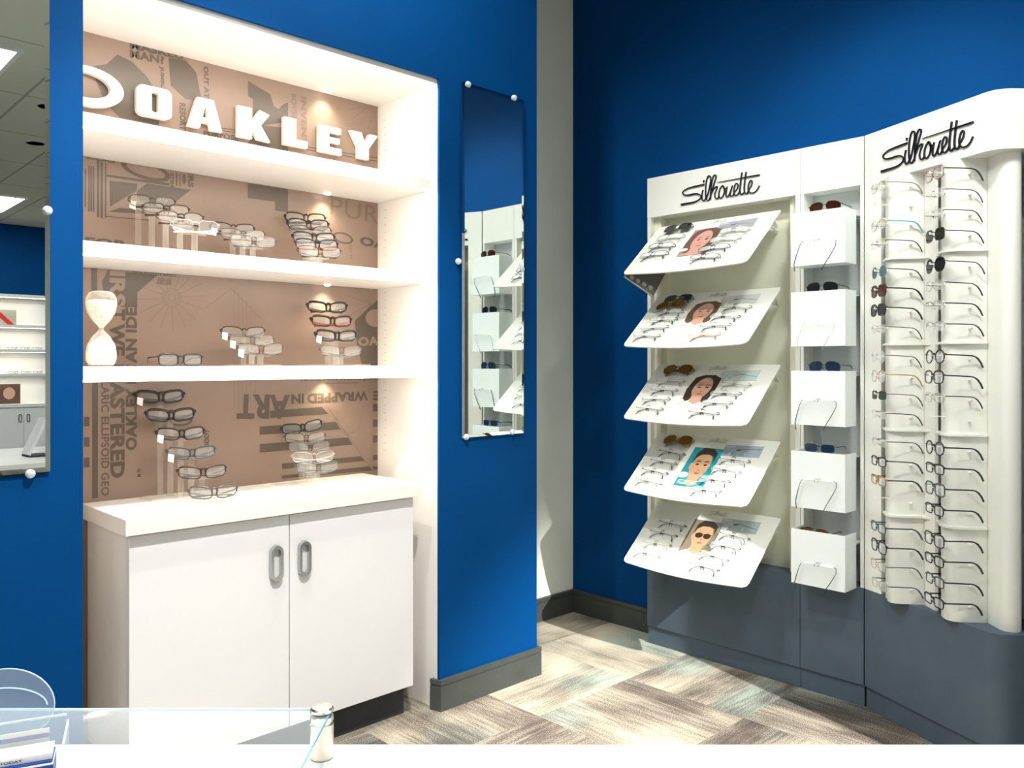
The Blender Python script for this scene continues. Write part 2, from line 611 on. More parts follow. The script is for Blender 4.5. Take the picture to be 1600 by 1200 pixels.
# ------------------------------------------------------------------ the shelf niche
niche = thing('shelving_unit', 'white built-in shelf niche with patterned back panel in the blue wall', 'shelving', (0, 0, 0))
sp = MB()
sp.box(NX1, NX1 + .019, YL + .0125, 3.005, 0.0, NZ)
for k in range(52):                                            # rows of shelf pin holes
    z = 1.0 + k * .032
    if all(abs(z - s) > .03 for s in (1.34, 1.71, 2.08)) and z < 2.42:
        for y in (2.66, 2.93):
            sp.add([(NX1 - .0006, y + .0032 * math.cos(a * PI / 4), z + .0032 * math.sin(a * PI / 4)) for a in range(8)], [tuple(range(8))], 1)
sp.build('side_panel', [MELA, GREYINK], niche, recalc=False)
MB().box(NX0 - .019, NX0, YL + .0125, 3.005, 0.0, NZ).build('side_panel', MELA, niche)
MB().box(NX0, NX1, YL + .0125, 3.005, NZ - .018, NZ).build('top_panel', MELA, niche)
for z0, z1 in ((1.321, 1.361), (1.690, 1.727), (2.060, 2.100)):
    MB().box(NX0 + .001, NX1 - .001, 2.597, 2.984, z0, z1).build('shelf', MELA, niche, bevel=.0015)

# back panel with its printed pattern (one part; the print lies on the vinyl)
YP = 2.986
bk = MB()
bk.box(NX0, NX1, YP, 3.008, 0.02, NZ - .018)


def B(px, py, lift=.0008):
    X, Z = on_y(px, py, YP - lift)
    return (min(max(X, NX0 + .001), NX1 - .001), YP - lift, Z)


def gpoly(pts, o=(0, 0), s=1.0, mi=1, lift=.0008):
    bk.face([B(o[0] + x * s, o[1] + y * s, lift) for x, y in pts], mi)


def gtext(body, x0, y0, x1, y1, h, mi=1, bold=.045, lift=.0009):
    a = Vector((*on_y(x0, y0, YP - lift), 0))
    b = Vector((*on_y(x1, y1, YP - lift), 0))
    d = b - a
    dep = FX * (a.x + b.x) / 2 + FY * YP
    n = Vector((-d.y, d.x, 0)).normalized() * (h * dep / 1300)
    put_text(bk, body, (a.x, YP - lift, a.y), (d.x, 0, d.y), (n.x, 0, n.y), mi, bold)


def gline(x0, y0, x1, y1, w=.0012, mi=1):
    a, b = Vector(B(x0, y0)), Vector(B(x1, y1))
    d = (b - a)
    n = Vector((-d.z, 0, d.x)).normalized() * w
    bk.face([a + n, b + n, b - n, a - n], mi)


def gring(px, py, rx, ry, w, mi=1, tilt=0.0, seg=28):
    """elliptical band; rx, ry and w in metres"""
    X, Z = on_y(px, py, YP)
    ct, st = math.cos(tilt), math.sin(tilt)
    o, n = [], []
    for k in range(seg):
        a = 2 * PI * k / seg
        for L_, q in ((o, 1), (n, 0)):
            ex, ez = (rx - (0 if q else w * 1.5)) * math.cos(a), (ry - (0 if q else w)) * math.sin(a)
            L_.append((min(X + ex * ct - ez * st, NX1 - .001), YP - .0008, Z + ex * st + ez * ct))
    bk.add(o + n, [(k, (k + 1) % seg, (k + 1) % seg + seg, k + seg) for k in range(seg)], mi)


t3 = 1 / 3
# above the lettering shelf
gpoly([(440, 310), (500, 300), (550, 255), (620, 290), (690, 360), (745, 450), (745, 590), (560, 550), (490, 480), (440, 350)], s=t3)
gpoly([(790, 270), (870, 282), (920, 340), (945, 470), (870, 465), (800, 400)], s=t3)
gpoly([(350, 505), (490, 590), (510, 660), (540, 682), (570, 652), (600, 640), (600, 760), (450, 785), (600, 800), (600, 950), (350, 900), (380, 820), (380, 620), (350, 600)], (300, 0), .25)
gtext('MASKED', 203, 76, 288, 94, 12)
gtext('MAN?', 203, 90, 257, 101, 13)
gtext('OUT AT', 318, 103, 319, 153, 8)
gtext('JUMBLE', 249, 103, 250, 142, 7)
gtext('PURPOSE', 318, 212, 373, 220, 8)
gtext('RESORT', 280, 160, 281, 203, 10)
for a, b in (((340, 199), (390, 207)), ((340, 203), (390, 211)), ((470, 228), (590, 247)), ((470, 232), (590, 252))):
    gline(*a, *b, .002)
gtext('SOVEREIGN', 455, 145, 456, 222, 9, 2)
gtext('INVENT', 470, 150, 471, 228, 10, 2)
for a in range(7):
    an = math.radians(150 + a * 22)
    gline(583, 162, 583 + 42 * math.cos(an), 162 - 42 * math.sin(an), .0008, 2)
# second bay
z3, o3 = 300 / 1440, (100, 230)
gpoly([(340, 250), (548, 275), (548, 325), (345, 445)], o3, z3)
gpoly([(620, 272), (950, 320), (770, 460), (548, 440), (548, 330)], o3, z3)
gpoly([(320, 205), (790, 270), (790, 290), (320, 222)], o3, z3)
gpoly([(330, 485), (420, 455), (770, 492), (700, 505)], o3, z3)
gpoly([(320, 515), (640, 545), (640, 552), (320, 522)], o3, z3)
for x, y0, y1, w in ((160, 160, 450, 5), (188, 138, 480, 6), (205, 140, 480, 6), (222, 142, 482, 6), (256, 92, 525, 9), (283, 110, 530, 9), (312, 120, 530, 6), (845, 190, 290, 5), (870, 195, 295, 4)):
    gpoly([(x - w, y0), (x + w, y0 + 2), (x + w, y1 + 2), (x - w, y1)], o3, z3)
gring(100 + 615 * z3, 230 + 175 * z3, .085, .032, .012, tilt=-.14)
gring(100 + 900 * z3, 230 + 240 * z3, .007, .018, .004)
gtext('HERS', 100 + 930 * z3, 230 + 110 * z3, 100 + 930 * z3, 230 + 298 * z3, 9)
gtext('PLUTONITE', 100 + 795 * z3, 230 + 455 * z3, 100 + 795 * z3, 230 + 190 * z3, -6)
gtext('LOS', 135, 248, 180, 256, 8)
gtext('FOR', 133, 382, 200, 388, 12)
gpoly([(435, 183), (750, 228), (750, 410), (648, 395), (648, 325), (435, 298)], (300, 250), .2)
gtext('PUR', 516, 335, 591, 350, 27, 2, .0)
gring(536, 372, .050, .023, .007, tilt=-.12)
gtext('OA', 562, 383, 604, 390, 14)
gtext('EST 75', 546, 383, 547, 405, 4, 2)
# third bay
gpoly([(285, 1010), (330, 920), (700, 960), (550, 1090), (550, 1200), (445, 1200), (340, 1150), (300, 1100)], o3, z3)
gpoly([(205, 900), (250, 905), (250, 1120), (205, 1120)], o3, z3)
gtext('HIGH VELOCITY IMPACT', 207, 427, 276, 433, 4)
for k in range(4):
    gtext('CLARITY OPTIC', 245, 436 + k * 2.6, 268, 438 + k * 2.6, 2)
gtext('FIRS', 171, 402, 171, 478, 24, 0, lift=.0016)
gtext('T', 171, 482, 171, 500, 24)
gtext('WE', 171, 505, 171, 556, 23)
gtext('MASTERED', 172, 570, 172, 748, 22)
gtext('AN IDEA', 214, 568, 214, 462, 17)
gtext('OAKLEY', 214, 703, 214, 606, 17)
gtext('METRIC', 214, 600, 214, 570, 17)
gtext('POLARIC ELLIPSOID GEO', 158, 572, 158, 775, 12, bold=.02)
gring(268, 465, .026, .026, .0018, 2)
gring(268, 465, .034, .034, .0018, 2)
gring(268, 465, .014, .014, .0018, 2)
for a in range(16):
    an = a * PI / 8 + .05
    gline(268 + 15 * math.cos(an), 465 - 15 * math.sin(an), 268 + 52 * math.cos(an), 465 - 52 * math.sin(an), .0009, 2)
gline(320, 483, 362, 450, .001, 2)
for k in range(6):
    gline(366 + k * 6.5, 452 + k * 6, 366 + k * 6.5, 640, .0008, 2)
gline(361, 450, 410, 500, .001, 2)
gpoly([(1412, 200), (1222, 372), (1240, 560), (1282, 738), (1412, 738)], (320, 430), 300 / 1565)
gpoly([(588 + 17 * math.cos(t * PI / 10), 497 + 14 * math.sin(t * PI / 10)) for t in range(20)], mi=0, lift=.0014)
gtext('OAK', 560, 541, 606, 539, 14, 0, lift=.0018)
for a in range(7):
    an = math.radians(100 + a * 28)
    gline(580, 475, 580 + 42 * math.cos(an), 475 - 34 * math.sin(an), .0009, 2)
# fourth bay
z7, o7 = .2, (120, 580)
gpoly([(120, 60), (165, 60), (165, 990), (120, 995)], o7, z7)
for y0 in (355, 515, 675):
    gpoly([(55, y0), (100, y0), (100, y0 + 75), (55, y0 + 75)], o7, z7)
gring(120 + 815 * z7, 580 + 385 * z7, .042, .020, .006)
gtext('BODY', 327, 698, 327, 670, 8)
gtext('M. 75', 220, 745, 220, 732, 5)
z8, o8 = 350 / 1600, (350, 580)
gtext('ART', 453, 617, 371, 616, 38)
gtext('IN', 475, 615, 455, 616, 15)
gtext('WRAPPED', 575, 611, 480, 615, 15)
gtext('BE', 606, 611, 583, 611, 14)
gtext('MAKE ANYTHING JUMP', 470, 597, 594, 595, 8)
gline(508, 599, 560, 598, .0014)
for p in ([(330, 282), (700, 255), (745, 305), (330, 335)], [(255, 395), (800, 362), (832, 415), (255, 455)], [(255, 520), (885, 473), (920, 525), (255, 582)],
          [(415, 660), (975, 607), (1008, 640), (415, 700)], [(415, 745), (1035, 680), (1062, 708), (415, 768)],
          [(1065, 235), (1100, 233), (1100, 285), (1065, 287)], [(1065, 347), (1100, 345), (1100, 395), (1065, 398)], [(1065, 460), (1100, 457), (1100, 508), (1065, 512)],
          [(1065, 600), (1100, 597), (1100, 632), (1065, 636)], [(1065, 680), (1100, 677), (1100, 702), (1065, 706)]):
    gpoly(p, o8, z8)
gline(510, 633, 582, 735, .0012, 2)
gline(525, 633, 528, 665, .0008, 2)
gline(528, 665, 542, 680, .0008, 2)
gline(542, 680, 560, 672, .0008, 2)
gline(560, 672, 570, 632, .0008, 2)
gline(582, 735, 582, 632, .0008, 2)
bk.build('back_panel', [TAUPE, UMBER, FAINT], niche, recalc=False)
# glowing fill strips added under the top panel and the shelves to brighten the niche
for nm, z, e in (('top', NZ - .018, 1.5), ('letter', 2.060, .9), ('upper', 1.690, .9), ('lower', 1.321, .9)):
    MB().box(NX0 + .01, NX1 - .01, 2.5985, 2.612, z - .005, z).build('fill_strip', glow('fill glow', WARM, 10), niche)
    l = bpy.data.lights.new('fill_strip_lamp', 'AREA')
    l.shape = 'RECTANGLE'
    l.size, l.size_y = 1.26, .012
    l.energy = NICHE_FILL * e
    l.color = WARM
    o = bpy.data.objects.new('fill_strip_lamp', l)
    COL.objects.link(o)
    o.location = (1.418, 2.6055, z - .0065)
    o.rotation_euler = (math.radians(14), 0, 0)

for z in (NZ - .018, 2.060, 1.690, 1.321):                     # small pucks added at the right to throw hot spots on the back panel
    MB().lathe([(.0, -.005), (.011, -.005), (.013, -.003), (.013, 0), (.0, 0)], 1.80, 2.950, 16).build('fill_puck', glow('fill glow', WARM, 8), niche).location = (0, 0, z)
    l = bpy.data.lights.new('fill_puck_light', 'SPOT')
    l.energy = 4
    l.color = (1, .86, .6)
    l.spot_size = math.radians(120)
    l.spot_blend = .8
    l.shadow_soft_size = .02
    o = bpy.data.objects.new('fill_puck_light', l)
    COL.objects.link(o)
    o.location = (1.80, 2.950, z - .010)

# raised lettering on the niche back
sign = thing('wall_sign', 'raised white block letters and oval emblem above the top shelf', 'sign', (1.4, YP - .002, 2.285))


def plane_loop(pts):
    return [(x, 0, z) for x, z in pts]


def letter(polys, px0, px1, py0, py1, name='letter', holes=()):
    """block letter from unit-square outlines, mounted on the back panel between two pixel columns"""
    x0, _ = on_y(px0, 0, YP - .02)
    x1, _ = on_y(px1, 0, YP - .02)
    _, za = on_y((px0 + px1) / 2, py1, YP - .02)
    _, zb = on_y((px0 + px1) / 2, py0, YP - .02)
    mb = MB()
    for p in polys:
        mb.slab([(x0 + (x1 - x0) * a - 1.4, -.022, za + (zb - za) * b - 2.285) for a, b in p], (0, .0225, 0))
    mb.build(name, SIGNW, sign, bevel=.0012)


def rr(x0, x1, y0, y1, r, n=4):
    P = []
    for cx, cy, a0 in ((x1 - r, y1 - r, 0), (x0 + r, y1 - r, 90), (x0 + r, y0 + r, 180), (x1 - r, y0 + r, 270)):
        P += [(cx + r * math.cos(math.radians(a0 + 90 * k / n)), cy + r * math.sin(math.radians(a0 + 90 * k / n))) for k in range(n + 1)]
    return P


def ring_letter(outer, inner, px0, px1, py0, py1, name):
    x0, _ = on_y(px0, 0, YP - .02)
    x1, _ = on_y(px1, 0, YP - .02)
    _, za = on_y((px0 + px1) / 2, py1, YP - .02)
    _, zb = on_y((px0 + px1) / 2, py0, YP - .02)
    f = lambda a, b, y: (x0 + (x1 - x0) * a - 1.4, y, za + (zb - za) * b - 2.285)
    n = len(outer)
    vs = [f(a, b, -.022) for a, b in outer] + [f(a, b, -.022) for a, b in inner] + [f(a, b, 0) for a, b in outer] + [f(a, b, 0) for a, b in inner]
    fs = []
    for k in range(n):
        j = (k + 1) % n
        fs += [(k, j, j + n, k + n), (k + 2 * n, k + 3 * n, j + 3 * n, j + 2 * n), (k, k + 2 * n, j + 2 * n, j), (k + n, j + n, j + 3 * n, k + 3 * n)]
    MB().add(vs, fs).build(name, SIGNW, sign)


el = [(.5 + .5 * math.cos(2 * PI * k / 40), .5 + .5 * math.sin(2 * PI * k / 40)) for k in range(40)]
eli = [(.47 + .34 * math.cos(2 * PI * k / 40), .52 + .31 * math.sin(2 * PI * k / 40)) for k in range(40)]
ring_letter(el, eli, 78, 193, 103, 166, 'emblem')
ring_letter(rr(0, 1, 0, 1, .2, 5), rr(.42, .62, .18, .82, .06, 5), 213, 268, 136, 184, 'letter')
letter([[(0, 0), (.26, 1), (.5, 1), (.5, .78), (.425, .38), (.5, .38), (.5, .2), (.385, .2), (.34, 0)],
        [(.5, .2), (.5, .38), (.575, .38), (.5, .78), (.5, 1), (.74, 1), (1, 0), (.66, 0), (.615, .2)]], 293, 347, 154, 202)
letter([[(0, 0), (0, 1), (.44, 1), (.44, .62), (.68, 1), (1.0, .9), (.72, .5), (1.02, 0), (.62, .02), (.44, .34), (.44, 0)]], 371, 421, 170, 218)
letter([[(0, 0), (0, 1), (.52, 1), (.52, .26), (1, .26), (1, 0)]], 443, 480, 186, 229)
letter([[(0, 0), (0, 1), (.98, 1), (.98, .78), (.46, .78), (.46, .61), (.92, .61), (.92, .41), (.46, .41), (.46, .24), (1, .24), (1, 0)]], 498, 533, 198, 240)
letter([[(.28, 0), (.28, .42), (0, 1), (.40, 1), (.52, .64), (.68, 1), (1, 1), (.66, .42), (.66, 0)]], 547, 590, 208, 249)

# ------------------------------------------------------------------ cabinet and worktop in the niche
CX0, CX1 = 0.905, 1.968
cab = thing('base_cabinet', 'white two-door base cabinet standing in the lit shelf niche', 'cabinet', (0, 0, 0))
bd = MB()
bd.box(CX0, CX0 + .018, 2.622, 2.984, .115, .852)
bd.box(CX1 - .018, CX1, 2.622, 2.984, .115, .852)
bd.box(CX0 + .018, CX1 - .018, 2.622, 2.984, .115, .133)
bd.box(CX0 + .018, CX1 - .018, 2.622, 2.984, .834, .852)
bd.box(CX0 + .018, CX1 - .018, 2.97, 2.984, .133, .834)
bd.box(1.428, 1.446, 2.626, 2.97, .133, .834)
bd.build('body', MELA, cab)
MB().box(CX0 + .012, CX1 - .012, 2.645, 2.97, 0, .114).build('toe_kick', KICK, cab)


def stadium(w, h, n=8):
    r = w / 2
    return [(r * math.cos(PI * k / n), h / 2 - r + r * math.sin(PI * k / n)) for k in range(n + 1)] + \
           [(-r * math.cos(PI * k / n), -(h / 2 - r) - r * math.sin(PI * k / n)) for k in range(n + 1)]


def pull_handle(x, y, z, parent):
    mb = MB()
    o, i_ = stadium(.050, .125), stadium(.026, .098)
    n = len(o)
    vs = []
    for loop, ys in ((o, (0, -.014)), (i_, (-.014, 0))):
        for yy in ys:
            sh = .90 if (loop is o and yy < -.001) else 1.0
            vs += [(x + a * sh, y + yy, z + b * (1 - (1 - sh) * .4)) for a, b in loop]
    fs = []
    for ring in range(4):
        for k in range(n):
            j = (k + 1) % n
            a, b = ring * n, ((ring + 1) % 4) * n
            fs.append((a + k, a + j, b + j, b + k))
    mb.add(vs, fs)
    return mb.build('handle', CHROME, parent, smooth=False)


for x0, x1, hx in ((CX0, 1.4350, 1.385), (1.4385, CX1, 1.492)):
    d = MB().box(x0, x1, 2.600, 2.620, .118, .848).build('door', DOORM, cab, bevel=.001)
    pull_handle(hx, 2.600, .690, d)
wt = MB().box(.887, 1.992, 2.578, 2.985, .854, .905).build('worktop', noisy('worktop laminate', (.84, .81, .78), .01, 6, .3, .4), bevel=.002)
tag(wt, 'thick white worktop lying on the niche cabinet', 'worktop')


# ------------------------------------------------------------------ eyeglasses
SHAPES = {   # half width, half height, squareness, centre offset, wrap
    'rect': (.0265, .0165, 4.0, .0345, 1.2), 'oval': (.0265, .0175, 2.6, .0345, 1.2), 'round': (.0245, .0225, 2.1, .0345, 1.2),
    'square': (.0275, .0215, 3.4, .0350, 1.2), 'aviator': (.0295, .0225, 2.6, .0355, 1.8), 'sport': (.0300, .0172, 3.2, .0365, 4.0),
    'big': (.0300, .0255, 2.3, .0365, 1.5),
}


def outline(shape, sx, n=22):
    a, b, e, cx, wrap = SHAPES[shape]
    P = []
    for k in range(n):
        t = 2 * PI * k / n
        c, s_ = math.cos(t), math.sin(t)
        x = a * math.copysign(abs(c) ** (2 / e), c)
        z = b * math.copysign(abs(s_) ** (2 / e), s_)
        if shape == 'aviator':                       # droops to the outside
            z -= .0035 * (x / a)
            x *= 1.0 if z > 0 else 0.93
        if shape == 'sport':
            z += .0030 * (x / a)
        if shape in ('big', 'oval') and z < 0:
            x *= 0.95
        X = sx * (cx + x)
        P.append((X, wrap * X * X, z - .006))
    return P


_gm = {}


def glasses_parts(shape, rim, frame, lens, arm, folded, arm_len, hang=False):
    key = (shape, rim, frame, lens, arm, folded, arm_len, hang)
    if key in _gm:
        return _gm[key]
    a, b, e, cx, wrap = SHAPES[shape]
    fm, am = FR[frame], FR[arm]
    r = {'full': .0023, 'thin': .0011, 'half': .0016, 'thick': .0034, 'none': .0009}[rim]
    out = []
    hx = cx + a + .004
    yh = wrap * hx * hx
    fr = MB()
    for sx in (-1, 1):
        o = outline(shape, sx)
        lm = MB().slab([(x, y - .0006, z) for x, y, z in o], (0, .0014, 0)).mesh('lens', lens)
        out.append(('lens', lm))
        if rim in ('full', 'thin', 'thick'):
            rad = [r * (1.25 if (z > -.006 and rim != 'thin') else 1.0) for x, y, z in o]
            fr.tube(o, rad, 5, True)
        elif rim == 'half':
            top = [p for p in o if p[2] > -.008]
            top.sort(key=lambda p: p[0])
            fr.tube(top, r * 1.2, 5)
        # nose pad on its arm
        nx = sx * (cx - a + .001)
        fr.tube([(nx, .0005, -.010), (nx - sx * .003, .005, -.013), (nx - sx * .0035, .007, -.017)], [.0006, .001, .0018], 5)
    bx = cx - a
    br = r * (1.5 if rim != 'none' else 1.1)
    fr.tube([(-bx - .001, 0, .001), (-bx * .5, -.001, .0045), (0, -.0015, .0055), (bx * .5, -.001, .0045), (bx + .001, 0, .001)], br, 6)
    if rim != 'none':
        for sx in (-1, 1):
            fr.tube([(sx * (cx + a * .93), wrap * (cx + a) ** 2, .002), (sx * (hx - .001), yh - .0005, .003), (sx * hx, yh + .004, .002)], br * 1.05, 6)
    out.append(('bridge' if rim == 'none' else 'front_frame', fr.mesh('front', fm, smooth=True)))
    tr = {'thick': .0040, 'full': .0030, 'half': .0026, 'thin': .0022, 'none': .0020}[rim]
    for sx in (-1, 1):
        t = MB()
        st = [(sx * (cx + a * .85), wrap * (cx + a) ** 2 - .001, -.0005)] if rim == 'none' else []
        if folded:
            y0 = yh + (.006 if sx < 0 else .0095)
            path = st + [(sx * hx, yh + .002, .001), (sx * hx, y0, .001), (sx * (hx - .020), y0, .0005), (sx * (hx - .060), y0, 0), (-sx * .025, y0, -.001),
                         (-sx * .040, y0, -.006), (-sx * .049, y0, -.016), (-sx * .054, y0, -.030)]
            if folded == 'low':                     # arms folded along the lower rims
                y0 = max(y0, .0275 + (.0035 if sx > 0 else 0))
                path = st + [(sx * hx, yh + .002, .001), (sx * hx, y0 + .003, -.002), (sx * (hx - .012), y0 + .004, -.010), (sx * (hx - .050), y0 + .003, -.0175), (-sx * .020, y0 + .003, -.0195),
                             (-sx * .040, y0 + .003, -.0205), (-sx * .056, y0 + .003, -.022)]
        else:
            L = arm_len
            path = st + [(sx * hx, yh + .003, .001), (sx * (hx + .001), yh + L * .35, .0005), (sx * (hx - .001), yh + L * .68, -.001), (sx * (hx - .002), yh + L * .76, -.004),
                         (sx * (hx - .004), yh + L * .84, -.011), (sx * (hx - .006), yh + L * .92, -.024), (sx * (hx - .008), yh + L * .985, -.041)]
            if hang == 'straight':
                path = st + [(sx * hx, yh + .003, .001), (sx * (hx + .001), yh + L * .35, .0005), (sx * hx, yh + L * .7, -.001), (sx * (hx - .004), yh + L * .85, -.005), (sx * (hx - .010), yh + L, -.014)]
            elif hang:
                path = st + [(sx * hx, yh + .003, .001), (sx * (hx + .004) - .004, yh + L * .2, .001), (sx * hx - .018, yh + L * .5, .001), (sx * (hx - .005) - .030, yh + L * .75, .001), (sx * (hx - .014) - .036, yh + L, .001)]
        k = len(path)
        rad = [tr * (.9 if i < k - 3 else 1.25) for i in range(k)]
        t.tube(path, rad, 6, flat=.6, up=(0, 0, 1) if False else None)
        out.append(('temple', t.mesh('temple', am, smooth=True)))
    _gm[key] = out
    return out


def glasses(M, label, group, shape='rect', rim='full', frame='black', lens=LENS, arm=None, folded=False, cat='glasses', ptag=0, arm_len=.138, name='eyeglasses', hang=False):
    t = thing(name, label, cat, M=M, group=group)
    for nm, me in glasses_parts(shape, rim, frame, lens, arm or frame, folded, arm_len, hang):
        link(nm, me, t)
    if ptag:
        a, b, e, cx, wrap = SHAPES[shape]
        x = -(cx + a + .004)
        MB().slab([(x + .004, .010, -.006), (x + .020, .004, -.010), (x + .018, .004, -.034), (x + .003, .010, -.028)], (.0004, .0006, 0)).build('price_tag', TAGM, t)
    return t


def place(x, y, z, rz=0, rx=0, ry=0):
    return Matrix.Translation((x, y, z)) @ Matrix.Rotation(rz, 4, 'Z') @ Matrix.Rotation(ry, 4, 'Y') @ Matrix.Rotation(rx, 4, 'X')


ORD = ['topmost', 'second from top', 'third from top', 'fourth from top', 'fifth from top', 'sixth from top']


def riser(label, zb, P, heights, base, turn=0):
    """stepped acrylic stand: posts at P on a base plate, each with a cradle at its height"""
    t = thing('riser_stand', label, 'eyewear stand', (P[0][0], P[0][1], zb), group='clear stepped eyewear stands')
    ox, oy = P[0]
    xs = [p[0] - ox for p in P]
    ys = [p[1] - oy for p in P]
    MB().box(min(xs) - base, max(xs) + base, min(ys) - .02, max(ys) + .012, .0005, .006).build('base_plate', ACRYL, t)
    for (x, y), z in zip(P, heights):
        x -= ox
        y -= oy
        h = z - zb
        MB().box(x - .008, x + .008, y - .006, y + .006, .0062, h - .003).build('post', ACRYL, t)
        c = MB()
        c.box(-.034, .034, -.010, .006, -.003, .002)
        c.box(-.004, .004, -.010, -.005, .002, .012)
        c = c.build('cradle', ACRYL, t)
        c.location = (x, y, h)
        c.rotation_euler = (0, 0, math.radians(-turn))
    return t


def lerp(a, b, t):
    return a + (b - a) * t


def steps(n, a, b):
    return [(lerp(a[0], b[0], k / (n - 1)), lerp(a[1], b[1], k / (n - 1))) for k in range(n)]


def loaded(stand_label, where, zb, a, b, z_hi, z_lo, specs, base=.05, group=None, turn=0):
    n = len(specs)
    P = steps(n, a, b)
    Hs = [lerp(z_hi, z_lo, k / (n - 1)) for k in range(n)]
    riser(stand_label, zb, P, Hs, base, turn)
    for k, s in enumerate(specs):
        if s is None:
            continue
        s = dict(s, hang='straight', folded='low')
        lab = s.pop('lab')
        wrap = SHAPES[s.get('shape', 'rect')][4]
        glasses(place(P[k][0] - .023 * math.sin(math.radians(turn)), P[k][1] - .023 * math.cos(math.radians(turn)), Hs[k] + .0295 + s.pop('dz', 0), math.radians(-turn) + s.pop('rz', 0) + random.uniform(-.04, .04), math.radians(s.pop('tilt', 0)), s.pop('ry', 0)) @ Matrix.Scale(1.13, 4),
                f'{lab}, {ORD[k]} on {where}', group, **s)


OAK = dict(shape='sport', rim='full', frame='black', lens=LENS)
# upper shelf
zS = 1.727
loaded('clear stand with five tall thin posts on the second shelf', 'tall-post stand, second shelf', zS, (1.055, 2.945), (1.130, 2.66), 1.925, 1.790,
       [None, dict(shape='rect', rim='thin', frame='brown', lens=LENSW, lab='pale fine-rimmed glasses', ptag=1), dict(shape='rect', rim='half', frame='brown', lens=LENSW, lab='brown half-rim glasses'),
        dict(shape='oval', rim='half', frame='brown', lens=LENSW, lab='brown-topped glasses'), dict(shape='rect', rim='thin', frame='silver', lens=LENSW, lab='clear fine-rimmed glasses')],
       turn=13, group='glasses on the second shelf')
loaded('short clear stand with three glasses in the middle of the second shelf', 'middle stand, second shelf', zS, (1.373, 2.90), (1.372, 2.74), 1.838, 1.776,
       [dict(OAK, rim='half', lab='dark half-rim glasses', ptag=1), dict(OAK, rim='thin', frame='brown', lens=LENSW, lab='fine-rimmed glasses with brown arms'), dict(OAK, rim='thin', frame='gun', lens=LENSW, lab='fine-rimmed glasses with grey arms')],
       turn=17, group='glasses on the second shelf')
loaded('crowded clear stand with six glasses at the right end of the second shelf', 'right stand, second shelf', zS, (1.688, 2.930), (1.605, 2.685), 1.918, 1.755,
       [dict(OAK, frame='brown', lab='dark brown glasses'), dict(OAK, lab='black wraparound glasses'), dict(OAK, rim='half', frame='gun', lab='grey half-rim glasses'), dict(OAK, lab='glossy black glasses'),
        dict(OAK, frame='black', arm='red', lab='black glasses with red arms', ptag=0), dict(OAK, rim='thin', frame='black', lens=LENSW, lab='pale fine-rimmed glasses')],
       turn=22, group='glasses on the second shelf')
# lower shelf
zS = 1.361
loaded('small clear stand with three glasses in the middle of the lowest shelf', 'middle stand, lowest shelf', zS, (1.410, 2.89), (1.390, 2.72), 1.462, 1.398,
       [dict(OAK, frame='brown', rim='half', lab='dark half-rim glasses', ptag=1), dict(OAK, rim='thin', frame='gun', lens=LENSW, lab='fine-rimmed glasses with tags', ptag=1),
        dict(OAK, rim='thin', frame='brown', lens=LENSW, lab='fine-rimmed brown-armed glasses', ptag=1)], turn=17, group='glasses on the lowest shelf')
loaded('clear stand with four dark glasses at the right of the lowest shelf', 'right stand, lowest shelf', zS, (1.775, 2.91), (1.705, 2.70), 1.572, 1.395,
       [dict(OAK, rim='thick', lab='thick black glasses'), dict(OAK, rim='thick', frame='brown', arm='red', lab='dark glasses with reddish arms'),
        dict(OAK, rim='thick', lab='glossy thick black glasses', ptag=1), dict(OAK, rim='thin', frame='gun', lens=LENSW, lab='pale fine-rimmed glasses')], turn=22, group='glasses on the lowest shelf')
g1 = glasses(place(1.118, 2.74, zS + .0285, math.radians(-6)) @ Matrix.Scale(1.12, 4), 'black rectangular glasses standing alone on the lowest shelf', 'glasses on the lowest shelf', 'rect', 'full', 'black', LENS, 'brown', hang='straight')
# worktop
zS = .905
loaded('tall clear stepped stand with six glasses on the worktop', 'left stand, worktop', zS, (1.133, 2.955), (1.205, 2.69), 1.232, .922,
       [dict(OAK, rim='thick', lab='thick black glasses', ptag=1), dict(OAK, rim='thick', lab='black wraparound glasses'), dict(OAK, rim='full', frame='black', lab='slim black glasses', ptag=1),
        dict(OAK, rim='full', frame='slate', lab='dark slate glasses', ptag=1), dict(OAK, rim='full', frame='brown', lab='brown glasses'), dict(OAK, rim='full', frame='gun', lens=LENSW, lab='grey glasses')],
       turn=13, group='glasses on the worktop', base=.07)
loaded('clear stepped stand with five glasses at the right of the worktop', 'right stand, worktop', zS, (1.672, 2.93), (1.605, 2.70), 1.092, .968,
       [dict(OAK, rim='full', lab='tilted black glasses', ry=-.14, dz=.006), dict(OAK, rim='thin', frame='black', lens=LENSW, lab='fine-rimmed black-armed glasses'), dict(OAK, rim='thin', frame='gun', lens=LENSW, lab='fine-rimmed grey glasses'),
        dict(OAK, rim='thin', frame='silver', lens=LENSW, lab='clear fine-rimmed glasses'), dict(OAK, rim='thin', frame='slate', lens=LENSW, lab='fine-rimmed slate-armed glasses')],
       turn=20, group='glasses on the worktop', base=.06)

